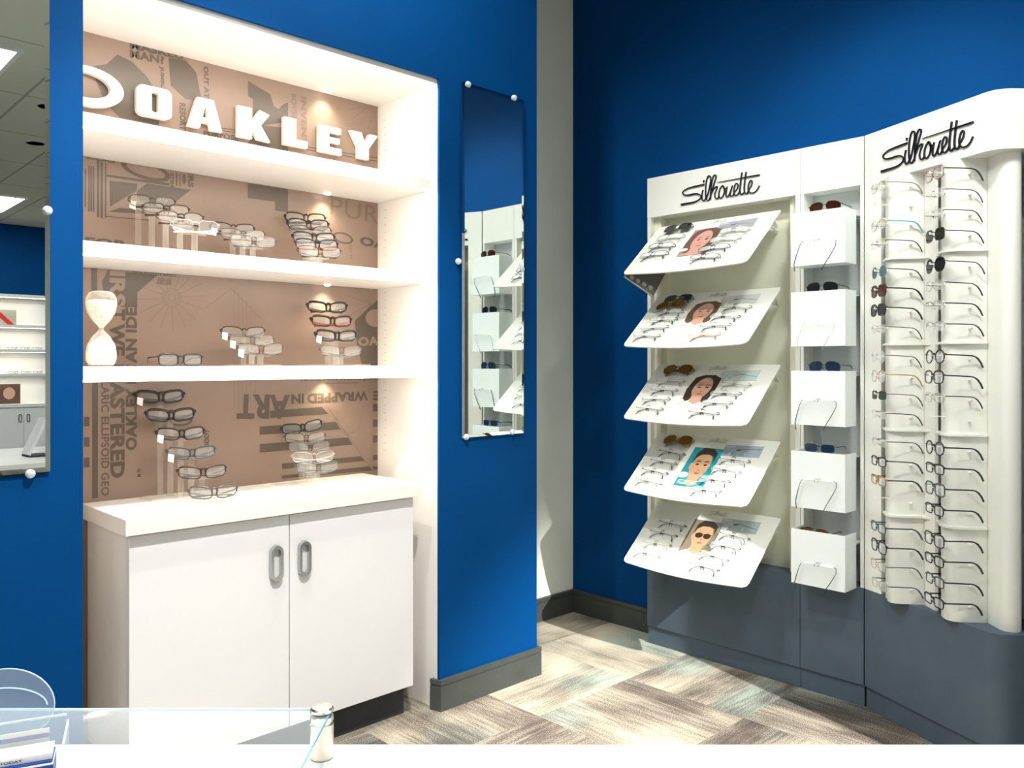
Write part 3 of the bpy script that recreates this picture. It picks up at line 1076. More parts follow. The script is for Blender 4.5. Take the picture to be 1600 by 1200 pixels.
# sand timer
hg = thing('hourglass', 'large sand-filled hourglass at the left end of the lowest shelf', 'hourglass', (.872, 2.745, 1.3612))
prof = [(.024, 0), (.036, .004), (.0435, .020), (.0445, .040), (.040, .066), (.026, .092), (.009, .110), (.0065, .1165), (.009, .123), (.026, .141), (.040, .166), (.0455, .192), (.044, .212), (.036, .228), (.024, .233)]
MB().lathe(prof, seg=28).build('glass_bulb', clear('timer glass', (.98, .97, .95), (.95, .93, .88), .10, .03), hg, smooth=True)
SAND = noisy('pale sand', (.80, .76, .66), .35, 160, .8, .3)
MB().lathe([(.022, .003), (.034, .006), (.041, .021), (.042, .040), (.036, .064), (.018, .083), (.002, .094)], seg=24).build('sand', SAND, hg, smooth=True)
MB().lathe([(.005, .1185), (.023, .141), (.037, .166), (.042, .190), (.041, .203), (.02, .207), (.001, .206)], seg=24).build('sand', SAND, hg, smooth=True)


# ------------------------------------------------------------------ wall mirrors
def mirror(name_label, x0, x1, z0, z1, clips, tilt=0.0):
    t = thing('wall_mirror', name_label, 'mirror', ((x0 + x1) / 2, YL - .011, z0))
    w, h, b = (x1 - x0) / 2, z1 - z0, .013
    mb = MB()
    F = [(-w, 0), (w, 0), (w, h), (-w, h)]
    I = [(-w + b, b), (w - b, b), (w - b, h - b), (-w + b, h - b)]
    vs = [(x, .004, z) for x, z in F] + [(x, .0018, z) for x, z in F] + [(x, 0, z) for x, z in I]
    fs = [(0, 1, 2, 3), (8, 9, 10, 11)]
    for k in range(4):
        j = (k + 1) % 4
        fs += [(k, j, j + 4, k + 4), (k + 4, j + 4, j + 8, k + 8)]
    m = mb.add(vs, fs).build('mirror_glass', MIRROR, t)
    m.rotation_euler = (tilt, 0, 0)
    for cx, cz in clips:
        c = MB()
        for k in range(16):
            pass
        c.lathe([(.003, 0), (.010, .001), (.0125, .006), (.0125, .012), (.009, .018), (.003, .0195)], seg=12)
        o = c.build('crystal_clip', CRYSTAL, t)
        o.rotation_euler = (PI / 2, 0, 0)
        o.location = (cx - (x0 + x1) / 2, .0105, cz - z0)
    return t


RM = [on_y(px, py, YL - .02) for px, py in ((734, 131), (806, 152), (731, 683), (803, 675), (719, 408), (818, 420))]
mirror('tall frameless mirror between the niche and the room corner', 2.180, 2.530, 1.070, 2.507, RM)
LM = [on_y(px, py, YL - .02) for px, py in ((76, 328), (49, 741))]
mirror('tall frameless mirror at the left edge beside the niche', .300, .679, 1.070, 2.507, LM, -0.0062)

# ------------------------------------------------------------------ wall display: tray unit and box unit
XD, YD0, YD1, YD2 = 3.308, 2.482, 1.686, 1.416       # front plane; bay limits
ZB, ZH0, ZH1 = .475, 2.083, 2.276                    # base top, header bottom, header top
XB = 3.395                                           # recessed back

TRACE = [
    ([(470, 325), (330, 355), (180, 395), (105, 440), (85, 475), (120, 510), (200, 512), (300, 492), (370, 495), (408, 530), (402, 572), (350, 615), (270, 645), (160, 665), (55, 685)],
     [11, 12, 9, 6, 7, 10, 12, 11, 9, 7, 8, 10, 12, 14, 16]),
    ([(450, 420), (435, 480), (430, 550), (440, 600), (460, 615), (490, 590), (505, 560)], 9),
    ([(466, 248), (455, 288)], 11),
    ([(505, 580), (540, 480), (580, 300), (587, 205), (560, 170), (530, 200), (505, 300), (495, 420), (500, 540), (520, 605), (550, 605), (575, 560)], 9),
    ([(575, 592), (600, 480), (650, 300), (685, 190), (665, 155), (630, 190), (605, 300), (590, 430), (580, 590)], 9),
    ([(600, 490), (640, 405), (690, 362), (706, 378), (670, 460), (660, 530), (680, 575), (710, 570), (740, 520)], 8),
    ([(800, 340), (760, 390), (735, 470), (735, 540), (760, 570), (800, 540), (830, 460), (825, 380), (800, 340), (826, 400), (855, 395)], 9),
    ([(882, 360), (865, 440), (860, 520), (880, 550), (920, 500), (950, 420), (975, 345), (952, 420), (935, 490), (945, 530), (980, 525), (1010, 470)], 9),
    ([(1008, 465), (1060, 400), (1072, 330), (1045, 305), (1015, 350), (1000, 430), (1010, 500), (1040, 520), (1080, 490), (1110, 430)], 9),
    ([(1145, 110), (1125, 250), (1110, 400), (1115, 480), (1140, 505), (1180, 470)], 11),
    ([(1220, 100), (1200, 230), (1185, 380), (1190, 460), (1215, 490), (1250, 470), (1262, 430)], 11),
    ([(1262, 420), (1310, 350), (1325, 280), (1305, 250), (1275, 290), (1255, 370), (1260, 430), (1290, 470), (1340, 475), (1390, 450), (1430, 400), (1455, 345)], 9),
    ([(700, 287), (900, 252), (1100, 215), (1220, 195), (1350, 172), (1460, 153)], [2, 3, 5, 9, 10, 11]),
]


def smooth_path(P, rad):
    if len(P) < 3:
        return P, rad
    Q, R_ = [], []
    n = len(P)
    for i in range(n - 1):
        p0, p1, p2, p3 = P[max(0, i - 1)], P[i], P[i + 1], P[min(n - 1, i + 2)]
        for k in range(4):
            t = k / 4
            Q.append(tuple(.5 * (2 * p1[j] + (p2[j] - p0[j]) * t + (2 * p0[j] - 5 * p1[j] + 4 * p2[j] - p3[j]) * t * t + (3 * p1[j] - p0[j] - 3 * p2[j] + p3[j]) * t ** 3) for j in (0, 1)))
            R_.append(lerp(rad[i], rad[i + 1], t))
    Q.append(P[-1])
    R_.append(rad[-1])
    return Q, R_


# the trace as a drawing: (along, up, half width) in metres from its left end, levelled
SCRIPT = []
_y0, _z0 = on_x(1065, 318, XD)
for P, w in TRACE:
    w = w if isinstance(w, list) else [w] * len(P)
    P, w = smooth_path(P, w)
    out = []
    for (u, v), ww in zip(P, w):
        y, z = on_x(1060 + u / 11.43, 260 + v / 11.43, XD)
        out.append((_y0 - y, z - _z0, ww / 11.43 * 3.95 / 1300))
    SCRIPT.append(out)


def script(mb, org, along, up, nrm, scale=1.0, thick=.004, mi=0):
    org, along, up, nrm = Vector(org), Vector(along), Vector(up), Vector(nrm)
    for st in SCRIPT:
        n = len(st)
        L, R_ = [], []
        for i in range(n):
            a, b = st[max(0, i - 1)], st[min(n - 1, i + 1)]
            d = Vector((b[0] - a[0], b[1] - a[1]))
            d = d.normalized() if d.length > 1e-9 else Vector((1, 0))
            for S, lst in ((1, L), (-1, R_)):
                u = st[i][0] - d.y * st[i][2] * S
                v = st[i][1] + d.x * st[i][2] * S
                lst.append(org + along * u * scale + up * v * scale)
        vs = L + R_ + [p + nrm * thick for p in L] + [p + nrm * thick for p in R_]
        fs = []
        for i in range(n - 1):
            fs += [(i, i + 1, n + i + 1, n + i), (2 * n + i, 3 * n + i, 3 * n + i + 1, 2 * n + i + 1), (i, 2 * n + i, 2 * n + i + 1, i + 1), (n + i, n + i + 1, 3 * n + i + 1, 3 * n + i)]
        fs += [(0, n, 3 * n, 2 * n), (n - 1, 3 * n - 1, 4 * n - 1, 2 * n - 1)]
        mb.add(vs, fs, mi)


def bay(name, label, y_hi, y_lo, back_mat, side):
    t = thing(name, label, 'display unit', (XD, (y_hi + y_lo) / 2, 0))
    c = (y_hi + y_lo) / 2
    g = .0012
    a, b = y_lo + g - c, y_hi - g - c
    MB().box(.008, XR - XD - .002, a, b, 0.001, .084).build('plinth', BASEM, t)
    MB().box(0, XR - XD - .002, a, b, .087, ZB).build('base_panel', BASEM, t, bevel=.001)
    MB().box(0, XR - XD - .002, a, b, ZH0, ZH1).build('header_panel', DISPW, t, bevel=.001)
    MB().box(XB - XD, XR - XD - .002, a, b, ZB, ZH0).build('back_panel', back_mat, t)
    for s in (0, 1):
        y0, y1 = ((a, a + side) if s == 0 else (b - side, b))
        MB().box(.002, XB - XD, y0, y1, ZB, ZH0).build('side_panel', DISPW, t)
    return t


u1 = bay('display_unit', 'white and slate wall display with five sloping trays', YD0, YD1, CREAM, .020)
cu = (YD0 + YD1) / 2
lm = MB()
script(lm, (-.001, _y0 - cu, _z0), (0, -1, 0), (0, 0, 1), (-1, 0, 0), 1.0, .006)
lm.build('lettering', INK, u1)
# inner cream frame set back behind the stiles
fr = MB()
fr.box(.035, XB - XD, -.378, -.335, ZB, ZH0)
fr.box(.035, XB - XD, .340, .378, ZB, ZH0)
fr.build('inner_frame', CREAM, u1)
u2 = bay('display_unit', 'narrow white and slate wall display with five stacked boxes', YD1, YD2, PALE, .014)


# sloping trays
def tray_frame(zf):
    """matrix of a tray: x across (to the right), y up the slope, z out of the face; origin at its lower left corner"""
    O = Vector((3.040, 2.425, zf))
    u = Vector((0, -1, 0))
    v = Vector((.285, 0, .252)).normalized()
    n = u.cross(v)
    M = Matrix(((u.x, v.x, n.x, O.x), (u.y, v.y, n.y, O.y), (u.z, v.z, n.z, O.z), (0, 0, 0, 1)))
    return M


TW, TL = .645, .378
TZ = [1.782, 1.449, 1.115, .783, .452]
LAB5 = ['topmost', 'second', 'middle', 'fourth', 'lowest']


def tray(i):
    M = tray_frame(TZ[i])
    t = thing('display_tray', f'{("topmost", "second highest", "middle", "second lowest", "lowest")[i]} white sloping tray of frameless glasses and a portrait card', 'display tray', M=M, group='sloping trays on the wall display')
    # outline with rounded front corners and a slightly bowed front edge
    P = [(0.012, TL), (TW - .004, TL), (TW, TL - .01)]
    P += [(TW - .004, .03), (TW - .010, .012), (TW - .028, .002)]
    for k in range(1, 10):
        x = TW - .028 - (TW - .05) * k / 10
        P.append((x, .002 - .016 * math.sin(PI * k / 10)))
    P += [(.022, .002), (.008, .008), (.001, .022), (0.004, TL - .01)]
    MB().slab([(x, y, -.006) for x, y in P], (0, 0, .006)).build('tray_panel', DISPW, t, bevel=.001)
    for x in (.05, TW - .05):
        MB().slab([(x, TL - .004, -.0062), (x, TL - .10, -.0062), (x, TL - .004, -.10)], (.006, 0, 0)).build('bracket', DISPW, t)
    lg = MB()
    script(lg, (.300, TL - .034, .0004), (1, 0, 0), (0, 1, 0), (0, 0, 1), .24, .0004)
    lg.build('printed_logo', GREYINK, t)
    return M


SK1, SK2, SK3 = mat('print skin light', (.62, .36, .26), .4), mat('print skin tan', (.56, .33, .19), .4), mat('print skin rose', (.58, .30, .25), .4)
HAIR1, HAIR2 = mat('print dark hair', (.035, .024, .018), .4), mat('print brown hair', (.12, .07, .045), .4)
PB = [mat('print rose ground', (.36, .24, .21), .4), mat('print white ground', (.80, .76, .72), .4), mat('print ivory ground', (.80, .79, .72), .4), mat('print teal ground', (.012, .30, .36), .4), mat('print olive ground', (.23, .20, .14), .4)]
LIPS = mat('print lips', (.40, .10, .09), .4)
WHT = mat('print white', (.82, .82, .8), .4)
IC = [noisy('card lilac grey', (.33, .34, .38), .1, 20, .4), noisy('card pale grey', (.52, .55, .54), .1, 20, .4), noisy('card pale blue', (.50, .60, .62), .1, 20, .4), noisy('card steel blue', (.36, .43, .53), .1, 20, .4), noisy('card sage grey', (.40, .47, .47), .1, 20, .4)]


def photo_card(M, i, x0, y0, w, h, desc):
    """portrait card lying on the tray; the printed face lies in its surface"""
    t = thing('photo_card', desc, 'photo card', M=M @ Matrix.Translation((x0, y0, .0006)), group='portrait cards on the trays')
    mb = MB()
    mats = [PB[i], (SK3, SK1, SK1, SK2, SK2)[i], (HAIR2, HAIR2, HAIR1, HAIR1, HAIR1)[i], LIPS, WHT, HAIR1]
    mb.slab([(0, 0, 0), (w, 0, 0), (w, h, 0), (0, h, 0)], (0, 0, .0012))
    lay = [.0014]
    zoom = [1.32]                                        # the head fills the card

    def poly(pts, mi):
        lay[0] += .00012
        k = zoom[0]
        mb.face([(min(max((x - .56) * k + .54, 0), 1) * w, min(max((y - .60) * k + .57, 0), 1) * h, lay[0]) for x, y in pts], mi)

    def ell(cx, cy, rx, ry, mi, n=18, sk=0.0):
        poly([(cx + rx * math.cos(2 * PI * k / n) + sk * ry * math.sin(2 * PI * k / n), cy + ry * math.sin(2 * PI * k / n)) for k in range(n)], mi)
    fem = i < 3
    if fem:                                              # long hair falls beside the face
        poly([(.20, .30), (.12, .55), (.22, .86), (.42, .99), (.70, .99), (.90, .84), (.95, .55), (.86, .28), (.70, .18), (.40, .16)], 2)
    poly([(.05, .0), (.12, .16), (.38, .26), (.42, .34), (.68, .34), (.70, .24), (.92, .14), (.98, 0)], 1 if i in (0,) else (4 if i != 3 else 0))
    poly([(.40, .22), (.40, .42), (.68, .42), (.70, .22), (.55, .14)], 1)
    ell(.55, .58, .235, .28, 1)
    ell(.55, .45, .17, .17, 1)
    if fem:
        poly([(.30, .62), (.36, .82), (.52, .88), (.72, .82), (.80, .60), (.86, .80), (.72, .97), (.45, .98), (.26, .84)], 2)
    else:
        poly([(.30, .60), (.30, .82), (.42, .94), (.66, .95), (.82, .84), (.82, .62), (.77, .76), (.62, .80), (.44, .79), (.34, .72)], 2)
        ell(.315, .55, .035, .06, 1)
    for sx in (-1, 1):
        cx = .565 + sx * .105
        if i == 4:
            ell(cx + .0, .585, .095, .060, 5)
        else:
            ell(cx, .595, .045, .018, 5)
            poly([(cx - .06, .645), (cx + .06, .655), (cx + .055, .672), (cx - .05, .664)], 2)
    if i == 4:
        poly([(.36, .605), (.78, .615), (.78, .628), (.36, .618)], 5)
    poly([(.565, .58), (.60, .50), (.60, .485), (.545, .485)], 3 if i == 9 else 1)
    poly([(.545, .492), (.60, .492), (.585, .480), (.555, .480)], 2)
    poly([(.49, .425), (.53, .440), (.57, .434), (.61, .440), (.645, .425), (.57, .402)], 3)
    zoom[0] = 1.0
    if i == 3:
        ell(.16, .30, .17, .075, 4)
        for k in range(4):
            poly([(.10, .175 - k * .03), (.82 - .1 * (k % 2), .175 - k * .03), (.82 - .1 * (k % 2), .165 - k * .03), (.10, .165 - k * .03)], 4)
    if i == 0:
        ell(.13, .25, .16, .06, 4)
    if i == 4:
        for sx, sy in ((.2, -.0), (.0, .10)):
            pass
    mb.build('printed_card', mats, t, recalc=False)
    return t


def info_card(M, i, x0, y0, desc):
    w, h = .185, .066
    t = thing('info_card', desc, 'info card', M=M @ Matrix.Translation((x0, y0, .0006)) @ Matrix.Rotation(.04, 4, 'Z'), group='grey info cards on the trays')
    mb = MB()
    mb.slab([(0, 0, 0), (w, 0, 0), (w, h, 0), (0, h, 0)], (0, 0, .0012))
    z = .0014
    put_text(mb, ('INSPIRE ME', 'TITAN', 'COLOUR WAVE', 'CLASSIC', 'PURE LIGHT')[i][:6], (.006, h - .012, z), (.045, 0, 0), (0, .006, 0), 1, .02)
    arm = [(.045, .012), (.066, .034), (.095, .042), (.178, .024 if i != 3 else .046)]
    for a, b in zip(arm, arm[1:]):
        mb.face([(a[0], a[1] - .0012, z), (b[0], b[1] - .0012, z), (b[0], b[1] + .0012, z), (a[0], a[1] + .0012, z)], 2)
    mb.face([(.028, .004, z), (.040, .004, z), (.046, .020, z), (.036, .018, z)], 1)
    mb.face([(.112, .006, z), (.116, .006, z), (.116, .022, z), (.112, .022, z)], 1)
    mb.face([(.062, .031, z + .0001), (.086, .037, z + .0001), (.086, .042, z + .0001), (.066, .041, z + .0001)], 3 if i == 2 else 2)
    mb.build('printed_card', [IC[i], WHT, HAIR1, mat('print coral', (.75, .22, .12), .4)], t, recalc=False)


LIE = Matrix.Rotation(-PI / 2, 4, 'X')          # faces out of the tray, brow up the slope


def on_tray(M, x, y, label, i, rz=0.0, **k):
    a, b, e, cx, wrap = SHAPES[k.get('shape', 'rect')]
    lift = (wrap * (cx + a + .004) ** 2 + .0135) * 1.16 + .0012       # the folded arms rest on the tray
    glasses(M @ Matrix.Translation((x, y, lift)) @ Matrix.Rotation(rz, 4, 'Z') @ LIE @ Matrix.Scale(1.16, 4), label, 'glasses on the sloping trays', folded=True, **k)


TN = ['topmost', 'second', 'third', 'fourth', 'fifth']
COLS = [
    (['silver', 'gun', 'gun'], ['silver', 'silver', 'black', 'gun']),
    (['slate', 'black', 'gun', 'gun'], ['gun', 'black', 'slate', 'gold']),
    (['silver', 'gun', 'gun', 'slate'], ['silver', 'gun', 'gun', 'black']),
    (['slate', 'gun', 'black', 'silver'], ['black', 'slate', 'brown', 'slate']),
    (['slate', 'black', 'gold', 'silver'], ['gun', 'slate', 'slate', 'black']),
]
ADJ = {'silver': 'silver-armed', 'gun': 'grey-armed', 'black': 'black-armed', 'slate': 'slate-armed', 'gold': 'gold-armed', 'brown': 'brown-armed'}
for i in range(5):
    M = tray(i)
    desc = ('portrait card of a long-haired woman on rose ground, topmost tray', 'portrait card of a smiling brown-haired woman, second tray from the top', 'portrait card of a dark-haired woman looking right, middle tray',
            'teal portrait card of a short-haired man, second tray from the bottom', 'portrait card of a man in dark sunglasses, lowest tray')[i]
    w, h = ((.150, .205), (.150, .165), (.150, .190), (.150, .235), (.150, .190))[i]
    photo_card(M, i, .250, TL - .075 - h, w, h, desc)
    info_card(M, i, (.372, .385, .385, .400, .385)[i], TL - .112, ('lilac grey info card on the topmost sloping tray', 'pale grey info card on the second sloping tray', 'pale blue info card with a coral mark on the middle tray', 'steel blue info card on the fourth sloping tray', 'sage grey info card on the lowest sloping tray')[i])
    lc, rc = COLS[i]
    open_ = i == 0
    for side, cols, x0, dx, y0 in (('left', lc, .150, -.010, TL - (.150 if i == 1 else .128)), ('right', rc, .490, -.022, TL - .138)):
        n = len(cols)
        for k, c in enumerate(cols):
            lab = f'{ADJ[c]} frameless glasses, {TN[k]} down the {side} side of the {LAB5[i]} tray'
            y = y0 - k * ((.056 if i == 1 and side == 'left' else .062) if n > 3 else .066)
            on_tray(M, x0 + dx * k + random.uniform(-.008, .008), y, lab, i, random.uniform(-.09, .09), shape=('rect', 'oval')[k % 2], rim='thin' if open_ else 'none', frame=c, lens=LENS)
SUN = dict(cat='sunglasses', name='sunglasses')
for i, shp, ln, frm, lab in ((0, 'square', T_GREY, 'gun', 'grey-lensed sunglasses at the upper left of the topmost tray'), (1, 'square', T_GREY, 'gun', 'dark grey sunglasses at the upper left of the second tray'),
                             (1, 'aviator', T_AMB, 'gold', 'amber sunglasses just below the grey pair on the second tray'), (2, 'big', T_AMB, 'brown', 'round amber sunglasses at the upper left of the middle tray'),
                             (3, 'big', T_AMB, 'gold', 'golden brown sunglasses at the upper left of the fourth tray')):
    M = tray_frame(TZ[i])
    second = ln is T_AMB and i == 1
    on_tray(M, .152 if not second else .136, TL - .052 - (.050 if second else 0), lab, i, .03 if not second else .1, shape=shp, rim='thin', frame=frm, lens=ln, **SUN)

# leaflet tucked under the topmost tray
def vx(px, py, X):
    y, z = on_x(px, py, X)
    return Vector((X, y, z))


P1, P2, P3 = vx(974, 433, 3.060), vx(1020, 465, 3.110), vx(1040, 426, 3.190)
e1, e2 = P2 - P1, P3 - P2
lf = thing('leaflet', 'dark grey leaflet poking out under the topmost tray', 'leaflet', M=Matrix.Translation(P1))
nl = e1.cross(e2).normalized()
if nl.x > 0:
    nl = -nl
lb = MB()
lb.slab([Vector((0, 0, 0)), e1, e1 + e2, e2 * .36], nl * -.0016, 0)
for k in range(4):
    c = e1 * (.22 + .20 * k) + e2 * (.16 + .03 * k)
    lb.face([c + e1 * .07 * math.cos(t * PI / 6) + e2 * .075 * math.sin(t * PI / 6) + nl * .0004 for t in range(12)], 1)
lb.face([e1 * .05 + e2 * .02 + nl * .0004, e1 * .98 + e2 * .02 + nl * .0004, e1 * .98 + e2 * .05 + nl * .0004, e1 * .05 + e2 * .05 + nl * .0004], 1)
lb.build('printed_sheet', [mat('leaflet grey', (.105, .105, .090), .4), mat('leaflet lens', (.42, .43, .40), .4)], lf, recalc=False)

# stacked display boxes on the narrow unit
BT = [(1.985, 1.768), (1.662, 1.440), (1.340, 1.120), (1.012, .782), (.692, .470)]
BXF = 3.205
for i, (zt, zb) in enumerate(BT):
    yh, yl = 1.672, 1.446
    nm = ('topmost', 'second', 'middle', 'fourth', 'lowest')[i]
    t = thing('display_box', f'{("topmost", "second from top", "middle", "second from bottom", "lowest")[i]} frosted white open box on the narrow display', 'display box', (BXF, (yh + yl) / 2, zb), group='frosted boxes on the narrow display')
    h, w, d = zt - zb, (yh - yl) / 2, XD - BXF
    MB().box(0, .004, -w, w, .0, h).build('front_panel', FROST, t, bevel=.0006)
    MB().box(.0045, d - .001, -w, -w + .004, 0, h).build('side_panel', FROST, t)
    MB().box(.0045, d - .001, w - .004, w, 0, h).build('side_panel', FROST, t)
    MB().box(.0045, d - .001, -w + .0045, w - .0045, 0, .005).build('bottom_panel', FROST, t)
    MB().box(.0045, d + .08, -w + .0045, w - .0045, h - (.050 if i == 4 else .020), h - (.045 if i == 4 else .015)).build('ledge', FROST, t)
    # rimless pair hung flat on the front, arms down
    if i != 1:
        yc = (yh + yl) / 2 - .010
        Mh = Matrix(((0, 0, 1, BXF - .0150), (-1, 0, 0, yc), (0, -1, 0, zt - .118 + (0, 0, .004, .012, -.004)[i]), (0, 0, 0, 1)))
        glasses(Mh @ Matrix.Rotation((.03, 0, -.02, -.04, 0)[i], 4, 'Z') @ Matrix.Scale(1.12, 4), f'frameless glasses hanging arms-down on the front of the {nm} box', 'glasses on the frosted boxes', 'oval', 'none', ('gun', 'gun', 'slate', 'gun', 'gun')[i], LENS, arm_len=.105, hang=True)
    else:
        yc = (yh + yl) / 2 - .010
        Mh = Matrix(((0, 0, 1, BXF - .0150), (-1, 0, 0, yc), (0, -1, 0, zt - .125), (0, 0, 0, 1)))
        glasses(Mh, 'faint clear frameless glasses hanging on the front of the second box', 'glasses on the frosted boxes', 'oval', 'none', 'crystal', LENS, arm_len=.105, hang=True)
    sun = ((T_BRN, 'aviator', 'gun', 'brown aviator sunglasses standing in the topmost box'), (T_GREY, 'aviator', 'gun', 'grey aviator sunglasses standing in the second box'), (T_BLUE, 'aviator', 'slate', 'blue-grey aviator sunglasses standing in the middle box'),
           (T_BLUE, 'rect', 'slate', 'flat rectangular blue sunglasses standing in the fourth box'), (T_AMB, 'aviator', 'brown', 'amber-brown sunglasses sunk low in the lowest box'))[i]
    zz = zt + (.021, .020, .022, .021, -.010)[i]
    yy = (yh + yl) / 2 + (-.016, -.004, -.014, .006, .03)[i]
    glasses(place(3.232, yy, zz, -PI / 2 + .04), sun[3], 'sunglasses in the frosted boxes', sun[1], 'thin', sun[2], sun[0], arm_len=.125, hang='straight', **SUN)

# ------------------------------------------------------------------ angled rack unit
A_, B_ = (1.4035, 3.310), (1.583, 2.781)


def hline(k):
    """point k metres (in depth) along the unit's straight front"""
    return (A_[0] + .3393 * k, A_[1] - k)


FRONT = [A_, hline(.2), hline(.4), hline(.50), (1.579, 2.790), (1.586, 2.774), (1.594, 2.762), (1.604, 2.752), (1.622, 2.744), (1.648, 2.740), (1.687, 2.741), (1.800, 2.755), (1.95, 2.78)]


def off_in(d):
    return [(a + d * .947, b + d * .32) for a, b in FRONT]


u3 = thing('display_unit', 'tall white angled rack of glasses with a wavy front over a slate base', 'display unit', (0, 0, 0))


def LDP(P):
    return [LD(*p) for p in P]


wall_side = [(1.985, 2.80), (1.60, 3.245), (1.50, 3.335)]
MB().prism(LDP(FRONT + wall_side), .087, ZB).build('base_panel', BASEM, u3, soft=True)
MB().prism(LDP([(a + .008, b + .003) for a, b in FRONT] + wall_side), .001, .084).build('plinth', BASEM, u3)
hd = MB()
hd.prism(LDP(FRONT + [(1.985, 2.80), (1.60, 3.245), (1.50, 3.335)]), ZH0 - .004, ZH1)
hd.build('header_panel', DISPW, u3, soft=True)
MB().prism(LDP([A_, hline(.083), (hline(.083)[0] + .02, hline(.083)[1] + .006), (A_[0] + .03, A_[1] + .01)]), ZB, ZH0 - .004).build('stile', DISPW, u3)
# dark-backed slot space behind the wavy sheets
MB().prism(LDP([(1.462, 3.290), (1.572, 3.215), (1.80, 2.90), (1.81, 2.91), (1.585, 3.225), (1.475, 3.300)]), ZB, ZH0 - .004).build('back_panel', DISPW, u3)
C1 = [(1.434, 3.190), (1.428, 3.165), (1.420, 3.143), (1.417, 3.128), (1.421, 3.113), (1.432, 3.103), (1.452, 3.098), (1.49, 3.093), (1.528, 3.087)]
C2 = [(1.533, 2.968), (1.524, 2.948), (1.519, 2.925), (1.521, 2.903), (1.530, 2.888), (1.550, 2.880), (1.595, 2.877), (1.640, 2.873)]
sheets = {}
for nm, Cc in (('left', C1), ('right', C2)):
    s = MB().ribbon(LDP(Cc), .004, ZB, ZH0 - .004).build('curved_panel', DISPW, u3, soft=True)
    sheets[nm] = s
MB().prism(LDP([(1.529, 3.086), (1.531, 3.012), (1.541, 3.008), (1.541, 3.09)]), ZB, ZH0 - .004).build('post', DISPW, u3)
MB().prism(LDP([(1.641, 2.872), (1.641, 2.82), (1.6415, 2.795), (1.647, 2.780), (1.657, 2.771), (1.672, 2.766), (1.688, 2.768), (1.700, 2.776), (1.712, 2.80), (1.72, 2.86)]), ZB, ZH0 - .004).build('column', DISPW, u3, soft=True)
MB().prism(LDP([(1.716, 2.782), (1.94, 2.80), (1.94, 2.806), (1.716, 2.788)]), ZB, ZH0 - .004).build('mirror_panel', MIRROR, u3)
for z in (1.762, 1.442, 1.122, .802):
    d = MB()
    d.ribbon(LDP([(a - .004, b - .004) for a, b in C1] + [(1.545, 3.03), (1.545, 2.99)] + [(a - .004, b - .004) for a, b in C2]), .020, z - .004, z + .004)
    d.build('divider', DISPW, u3)
lm = MB()
ax, ay = LD(.3393, -1)
al = Vector((ax, ay, 0)).normalized()
nr = Vector((al.y, -al.x, 0))
if nr.x > 0:
    nr = -nr
px0 = LD(*hline(.087))
script(lm, (px0[0], px0[1], 2.119), al, (0, 0, 1), nr, 1.03, .006)
lm.build('lettering', INK, u3)

nb = thing('display_unit', 'unseen white and slate block added beyond the angled rack to shade the floor', 'display unit', (3.12, 0.06, 0))  # out-of-view block, added to cast the hard floor shadow
MB().box(-.31, .31, -.29, .29, .001, ZB).build('base_panel', BASEM, nb)
MB().box(-.31, .31, -.29, .29, ZB + .001, ZH1).build('upper_panel', DISPW, nb)

Z0, DZ, DS = 2.040, .0715, .3200
RZ3 = math.atan2(-RX, RY)
e_, n_ = None, 'none'
S1 = [
    ('oval', 'full', 'crystal', LENSW, 'rose', 'clear-fronted glasses with pinkish arms'), None, ('oval', 'full', 'crystal', LENSW, 'teal', 'glasses with teal arms'), ('rect', n_, 'black', LENSW, 'black', 'frameless black-armed glasses'),
    ('round', 'thin', 'silver', T_TEAL, 'gun', 'round mirrored teal sunglasses'), ('square', 'full', 'black', T_PINK, 'black', 'square rose-brown sunglasses'), ('square', 'full', 'black', T_GREY, 'black', 'square smoke-grey sunglasses'), ('rect', n_, 'gun', LENSW, 'gun', 'frameless grey-armed glasses'),
    ('round', n_, 'gold', LENS, 'gun', 'frameless round glasses'), ('round', 'thin', 'gold', LENS, 'gold', 'thin gold round glasses'), ('rect', n_, 'gun', T_GRN, 'gun', 'frameless glasses with olive lenses'), ('rect', n_, 'black', LENSW, 'black', 'frameless glasses with curved black arms'),
    ('rect', n_, 'black', LENSW, 'black', 'frameless glasses with dark arms'), ('rect', 'full', 'brown', LENS, 'gun', 'brown-rimmed glasses'), ('rect', 'full', 'gold', LENS, 'black', 'gold-rimmed glasses with black arms'), None,
    ('rect', 'full', 'slate', LENS, 'slate', 'slate-rimmed glasses'), ('square', 'full', 'black', LENS, 'black', 'black-rimmed square glasses'), ('rect', 'thin', 'gold', LENS, 'gun', 'fine pale gold-rimmed glasses'), ('rect', 'thin', 'silver', LENSW, 'navy', 'clear glasses with navy arms'),
]
